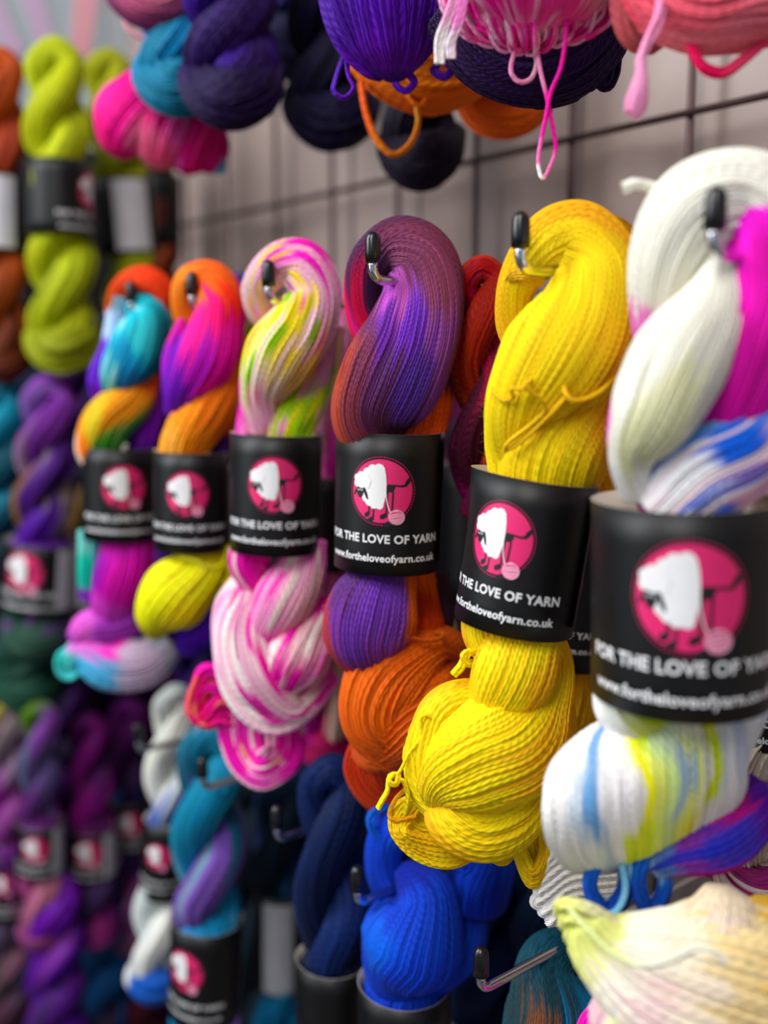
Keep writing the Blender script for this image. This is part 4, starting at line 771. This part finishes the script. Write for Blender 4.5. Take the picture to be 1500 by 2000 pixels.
yarns(e, g, [(1340, 40, .6), (1348, 90, .8), (1370, 130, .9), (1410, 145, .9), (1450, 120, .9), (1500, 80, .8), (1550, 40, .6)], 3, 8, [(0, None, 'F04870'), (1, None, 'F06080')], rpx=5, name='dangling_loop')
yarns(e, g, [(1292, -40, 1.6), (1288, 20, 1.8), (1268, 70, 1.8), (1252, 110, 1.8), (1250, 140, 1.8)], 2, 7, [(0, None, 'F8A0C8'), (1, None, 'F8A8CC')], rpx=5, name='tie_thread')
yarns(e, g, [(1300, -40, 1.6), (1294, 40, 1.8), (1268, 90, 1.8), (1254, 120, 1.8)], 1, 1, [(0, None, 'F898C0'), (1, None, 'F8A8CC')], rpx=5, name='tie_thread')
lobe(e, g, [(1256, 112, 1.8, 7), (1254, 132, 1.8, 9), (1250, 165, 1.8, 17), (1244, 195, 1.8, 21), (1238, 222, 1.8, 17), (1234, 229, 1.8, 5)], [(0, None, 'F8A8CC'), (1, None, 'FAA4CC')], w=4, name='tassel', mess=1.5)
g = GT(820, 130, .50); e = skein('bright orange skein end behind the violet one', 820, -40, g)
OD = [(0, None, 'F07020'), (.5, 0, 'FF8428'), (.6, 60, 'F07018'), (1, None, 'F88030')]
lobe(e, g, [(690, -20, -.6, 60), (725, 80, 0, 62), (790, 128, .4, 72), (870, 135, .4, 74), (950, 100, -.2, 56), (980, 40, -.6, 40)], OD, w=8, mess=1.6)
yarns(e, g, [(706, 160, 1), (716, 220, 1.2), (735, 268, 1.2), (768, 300, 1.2), (800, 280, 1.2), (815, 240, 1.2), (812, 200, 1.1), (810, 150, .8)], 2, 6, [(0, None, 'F06018'), (.5, None, 'F08838'), (1, None, 'F8B060')], rpx=5, name='dangling_loop')
yarns(e, g, [(790, 150, 2), (800, 190, 2.1), (822, 205, 2.1), (838, 180, 2), (836, 150, 1.8)], 2, 5, OD, rpx=4, name='dangling_loop')
g = GT(980, 200, .58); e = skein('smaller orange skein end further back, right of centre top', 980, 60, g)
lobe(e, g, [(920, 120, -.6, 40), (945, 195, 0, 52), (990, 210, .3, 56), (1035, 195, 0, 46), (1060, 130, -.6, 30)], [(0, None, 'D85818'), (.5, None, 'E86420'), (1, None, 'D85018')], w=7)
g = GT(1040, 100, .47); e = skein('dark aubergine skein end under the pink one', 1040, -60, g)
DD = [(0, None, '220C38'), (.5, 0, '2A1046'), (.6, 60, '200C38'), (1, None, '180830')]
lobe(e, g, [(880, 20, -.4, 60), (940, 100, 0, 64), (1020, 132, .2, 72), (1100, 112, .2, 78), (1160, 60, 0, 70), (1190, -20, -.4, 50)], DD, w=7, mess=1.8)
yarns(e, g, [(1150, 120, 0), (1170, 150, 0), (1184, 160, 0), (1192, 140, 0), (1200, 100, 0), (1190, 60, 0)], 12, 14, DD, rpx=4)
yarns(e, g, [(925, 90, 1.4), (935, 118, 1.6), (970, 128, 1.6), (1000, 118, 1.4), (1010, 90, 1.2)], 3, 6, [(0, None, '40207A'), (1, None, '301860')], rpx=3.6, name='dangling_loop')
hank('near black plum skein end, longest of those hanging at the top centre', 800, -420, 365, 78, GT(810, 250, .56), ['10071C', '140822', '10061C'], None, None, w=8, turns=2, lean=20)
hank('inky navy skein end left of the bright orange one', 640, -460, 292, 86, GT(640, 200, .55), ['100A2C', '140C2C', '0E0824', '140E30'], None, None, w=8, turns=2, lean=5)
hank('midnight blue skein behind the blurred purple one, top', 560, -500, 150, 90, GT(560, 60, .62), ['1A2070', '141850', '100E30'], None, None, w=9, turns=2)
hank('blurred purple skein end, top left of centre', 450, -420, 252, 92, GT(450, 120, .44), ['381E80', '3C2088', '2C1868', '381C78', '28124E'], ['301C78', '40248C', '30186C', '281250', '1C0C38'], None, w=9, turns=2.2)
hank('turquoise blue skein end between the pink and purple ones', 335, -420, 225, 78, GT(345, 120, .43), ['1890D8', '1AA0E8', '18A0E4', '1090D0', '1080B0'], ['20A8F0', '1898E0', '1088C0', '107090'], None, w=9, turns=2.0, lean=10)
g = GT(310, 230, .44); e = skein('hot pink skein end tilted outward, top left', 300, 60, g)
lobe(e, g, [(330, 90, -4, 22), (318, 150, -2.4, 40), (290, 200, -.4, 66), (258, 240, .3, 72), (238, 280, .1, 52), (232, 305, -.2, 22)], [(0, None, 'F040A0'), (.4, None, 'F83898'), (.6, 30, 'FC50A0'), (.6, -60, 'F090B0'), (.8, 60, 'F02080'), (1, None, 'F04888')], w=9, twist=10)
lobe(e, g, [(350, 150, -3, 40), (345, 210, -.4, 66), (325, 255, .5, 72), (312, 300, .4, 52), (306, 328, .1, 20)], [(0, None, 'D83890'), (.4, 30, 'F04890'), (.5, -30, 'F070C0'), (.6, 60, 'F080A0'), (.8, 0, 'F06890'), (1, None, 'F89098')], w=9)
lobe(e, g, [(390, 200, -2, 40), (385, 250, -.2, 56), (372, 290, .2, 54), (366, 326, .1, 34), (364, 340, 0, 12)], [(0, None, 'C81870'), (.5, None, 'E02080'), (.6, 50, 'F070C0'), (1, None, 'F04080')], w=9)
lobe(e, g, [(420, 240, -1, 24), (415, 280, -.2, 34), (408, 315, .1, 26), (404, 338, 0, 8)], [(0, None, 'C81870'), (1, None, 'D82080')], w=9)
yarns(e, g, [(410, 260, -.4), (428, 300, 0), (432, 325, 0), (424, 334, 0), (416, 310, 0)], 5, 6, [(0, None, '50A0C0'), (1, None, '60B0D0')], rpx=4)
g = GT(330, 10, .42); e = skein('mauve and plum skein end with a rust loop, top edge left', 330, -80, g)
MV = [(0, None, 'A04870'), (.3, 0, 'B86080'), (.5, 60, '904068'), (.5, -40, 'C87888'), (.8, None, '8A3C68'), (1, None, 'A05070')]
lobe(e, g, [(225, -130, -.4, 30), (240, -40, 0, 46), (290, -4, .4, 56), (350, -20, .4, 66), (400, -60, .2, 60), (430, -140, 0, 40)], MV, w=6, specks=[('D08868', .12, 20), ('5A2858', .12, 20)], mess=1.4)
yarns(e, g, [(380, -60, .6), (388, 0, .8), (396, 36, .8), (425, 44, .8), (446, 48, .8), (446, 20, .8), (430, -10, .8), (425, -60, .6)], 8, 10, [(0, None, '904020'), (.6, None, 'A8582C'), (1, None, '8A3820')], rpx=3.4, name='dangling_loop')
yarns(e, g, [(238, 10, 0), (250, 55, .2), (290, 76, .3), (325, 66, .3), (340, 30, .2)], 2, 4, [(0, None, 'E8A0B0'), (1, None, 'C888C8')], rpx=3.6, name='dangling_loop')

# ---- far end board
def GE(u, v, back=0): return GX(u, v, -1.2-back)
RU_ = ['B85020', 'A04018', '8A3018', '702814', 'A84818', 'A85020', '8A3C14', '5A2410']
hank('rust orange skein at the left edge with a white info label', 0, 92, 745, 50, GE(0, 400, .02), RU_, None, (343, 492), w=11, front=False, info=-5, turns=2.2, lean=4)
LI = ['BCC820', 'B4BC10', 'A4AC06', 'B8C010', 'ACB806', 'A8B004', '8E9606']
hank('lime green skein with plain dark label, left', 108, 72, 728, 66, GE(108, 400, -.04), LI, ['B8C428', '909806', 'B4BC0C', '98A006', 'A8B406', '8A9206'], (318, 462), w=11, a0=68, R=64, turns=2.1, th0=.2, lean=14)
hank('olive green skein with white info label right of the lime one', 212, 92, 640, 56, GE(212, 400, .03), ['A0A408', '989808', '889008', '989C08', '909808', '7A8408'], None, (354, 500), w=11, front=False, info=12, R=56, turns=2, lean=56)
hank('dark rust skein with black label behind the olive one', 310, 250, 640, 44, GE(310, 400, .10), ['601808', '501408', '702008', '7A3010', '903810'], None, (345, 480), w=11, front=False, turns=1.6)
hank('teal skein at the left edge below the rust one', 5, 742, 1120, 52, GE(5, 850, .04), ['187088', '2088A0', '104858', '186880', '103A50', '0C2834'], None, None, w=11)
hank('purple and taupe skein with sheep label at the left, below the lime one', 95, 732, 1290, 60, GE(92, 900, -.03), ['7A3898', '8A48A8', 'A89878', '988870', '6A3898', '502888', '7038A0', '2A4038', '6A3880'], ['6A2880', '705090', '88806A', '4A2470', '6030A0', '886020', '7A4890', '2A5044', '2A4A3C'], (1056, 1182), w=11, a0=-28, R=68, turns=2.2, lean=-25, info=62)
hank('dark green skein lower part at the left under the purple label', 50, 1180, 1395, 68, GE(50, 1300, .05), ['285040', '1C4034', '2A5A44', '183428'], ['6A3070', '1C4034', '204838'], None, w=11, turns=1)
hank('dull violet skein between the purple and turquoise ones, far', 170, 900, 1330, 40, GE(170, 1000, .10), ['201830', '6A5028', '40205A', '5A4030', '281838', '1A2A30'], None, (1060, 1180), w=11, front=False, info=10)
hank('small yellow skein top at the left edge, low', 18, 1365, 1700, 36, GE(18, 1400, .04), ['A89010', '7A6A70', '9A6A90', '8A4888', '6A2878'], ['A8A010', '806880', 'A05890', '902890', '5A2068'], (1660, 1790), w=11, a0=-20)
hank('small green-topped mauve skein at the left, low', 78, 1368, 1860, 42, GE(78, 1500, .0), ['5A8018', '704088', '8A5A98', '606888', '6A3078', '802880', 'B888A8', 'B05888', 'A06090'], ['487018', '6A3A88', '584878', '7A3880', '582868', '907098', 'C07890', '904878'], (1602, 1698), w=11, a0=-14, R=44, info=66, turns=2)
hank('plum skein with sheep label, lower left, middle of three small ones', 175, 1390, 1850, 44, GE(175, 1500, .02), ['481050', '701868', '8A3A88', '7A2870', '602060', '503868', '806088', '702870'], ['58125A', '3A1048', '783080', '8A2078', '502058', '584070', '903A78'], (1612, 1702), w=11, a0=-10, R=46, info=62, turns=2, lean=8)
hank('dark violet skein with sheep label beside the white and blue one', 252, 1360, 1860, 40, GE(252, 1500, .06), ['581060', '4A1050', '281038', '1A1A48', '182858', '301848', '8A4880', 'A06890'], None, (1556, 1650), w=11, a0=0, R=40, turns=1.8)
hank('violet blue skein at the bottom left', 108, 1700, 2150, 56, GE(108, 1900, .0), ['7030A0', '6A28A0', '4A2088', '5A3080', '383040'], ['8A48A8', '482090', '5A2890', '583048'], None, w=11, turns=2)
hank('deep blue skein at the bottom, left of the white one', 205, 1750, 2200, 48, GE(205, 1900, .07), ['104880', '0E5088', '0C4070', '281430', '481828'], None, None, w=11, turns=2)
hank('grey-mauve skein in the bottom left corner', 20, 1730, 2150, 46, GE(20, 1900, .11), ['706878', '584860', '403848', '503040', '401820'], ['8A5A70', '505060', '384038', '301820'], None, w=11, turns=2)
hank('maroon skein low on the board, left of the teal label', 270, 1880, 2300, 46, GE(270, 1950, .06), ['501828', '401420', '581C2C'], None, None, w=11)
DKC = [['301048', '401858', '200C30'], ['201440', '301858', '181030'], ['281030', '501858', '381048'], ['14203C', '182848', '101828']]  # dark dyes of the skeins that fill the gaps far back
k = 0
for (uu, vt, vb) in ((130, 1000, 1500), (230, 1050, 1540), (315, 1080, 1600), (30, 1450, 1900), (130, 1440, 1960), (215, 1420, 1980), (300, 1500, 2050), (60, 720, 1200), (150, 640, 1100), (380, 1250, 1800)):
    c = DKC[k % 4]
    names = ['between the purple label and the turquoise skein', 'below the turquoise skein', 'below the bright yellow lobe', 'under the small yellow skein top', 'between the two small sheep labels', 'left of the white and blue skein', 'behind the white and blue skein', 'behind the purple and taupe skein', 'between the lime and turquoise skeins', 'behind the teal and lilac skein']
    hank('dark filler skein far back, '+names[k], uu, vt, vb, 48, (GY(uu, 1500, .56) if uu == 380 else GE(uu, (vt+vb)/2, .19)), c, None, None, w=12, turns=2, group=None); k += 1
# dark skeins that close the gaps behind the middle and low hooks
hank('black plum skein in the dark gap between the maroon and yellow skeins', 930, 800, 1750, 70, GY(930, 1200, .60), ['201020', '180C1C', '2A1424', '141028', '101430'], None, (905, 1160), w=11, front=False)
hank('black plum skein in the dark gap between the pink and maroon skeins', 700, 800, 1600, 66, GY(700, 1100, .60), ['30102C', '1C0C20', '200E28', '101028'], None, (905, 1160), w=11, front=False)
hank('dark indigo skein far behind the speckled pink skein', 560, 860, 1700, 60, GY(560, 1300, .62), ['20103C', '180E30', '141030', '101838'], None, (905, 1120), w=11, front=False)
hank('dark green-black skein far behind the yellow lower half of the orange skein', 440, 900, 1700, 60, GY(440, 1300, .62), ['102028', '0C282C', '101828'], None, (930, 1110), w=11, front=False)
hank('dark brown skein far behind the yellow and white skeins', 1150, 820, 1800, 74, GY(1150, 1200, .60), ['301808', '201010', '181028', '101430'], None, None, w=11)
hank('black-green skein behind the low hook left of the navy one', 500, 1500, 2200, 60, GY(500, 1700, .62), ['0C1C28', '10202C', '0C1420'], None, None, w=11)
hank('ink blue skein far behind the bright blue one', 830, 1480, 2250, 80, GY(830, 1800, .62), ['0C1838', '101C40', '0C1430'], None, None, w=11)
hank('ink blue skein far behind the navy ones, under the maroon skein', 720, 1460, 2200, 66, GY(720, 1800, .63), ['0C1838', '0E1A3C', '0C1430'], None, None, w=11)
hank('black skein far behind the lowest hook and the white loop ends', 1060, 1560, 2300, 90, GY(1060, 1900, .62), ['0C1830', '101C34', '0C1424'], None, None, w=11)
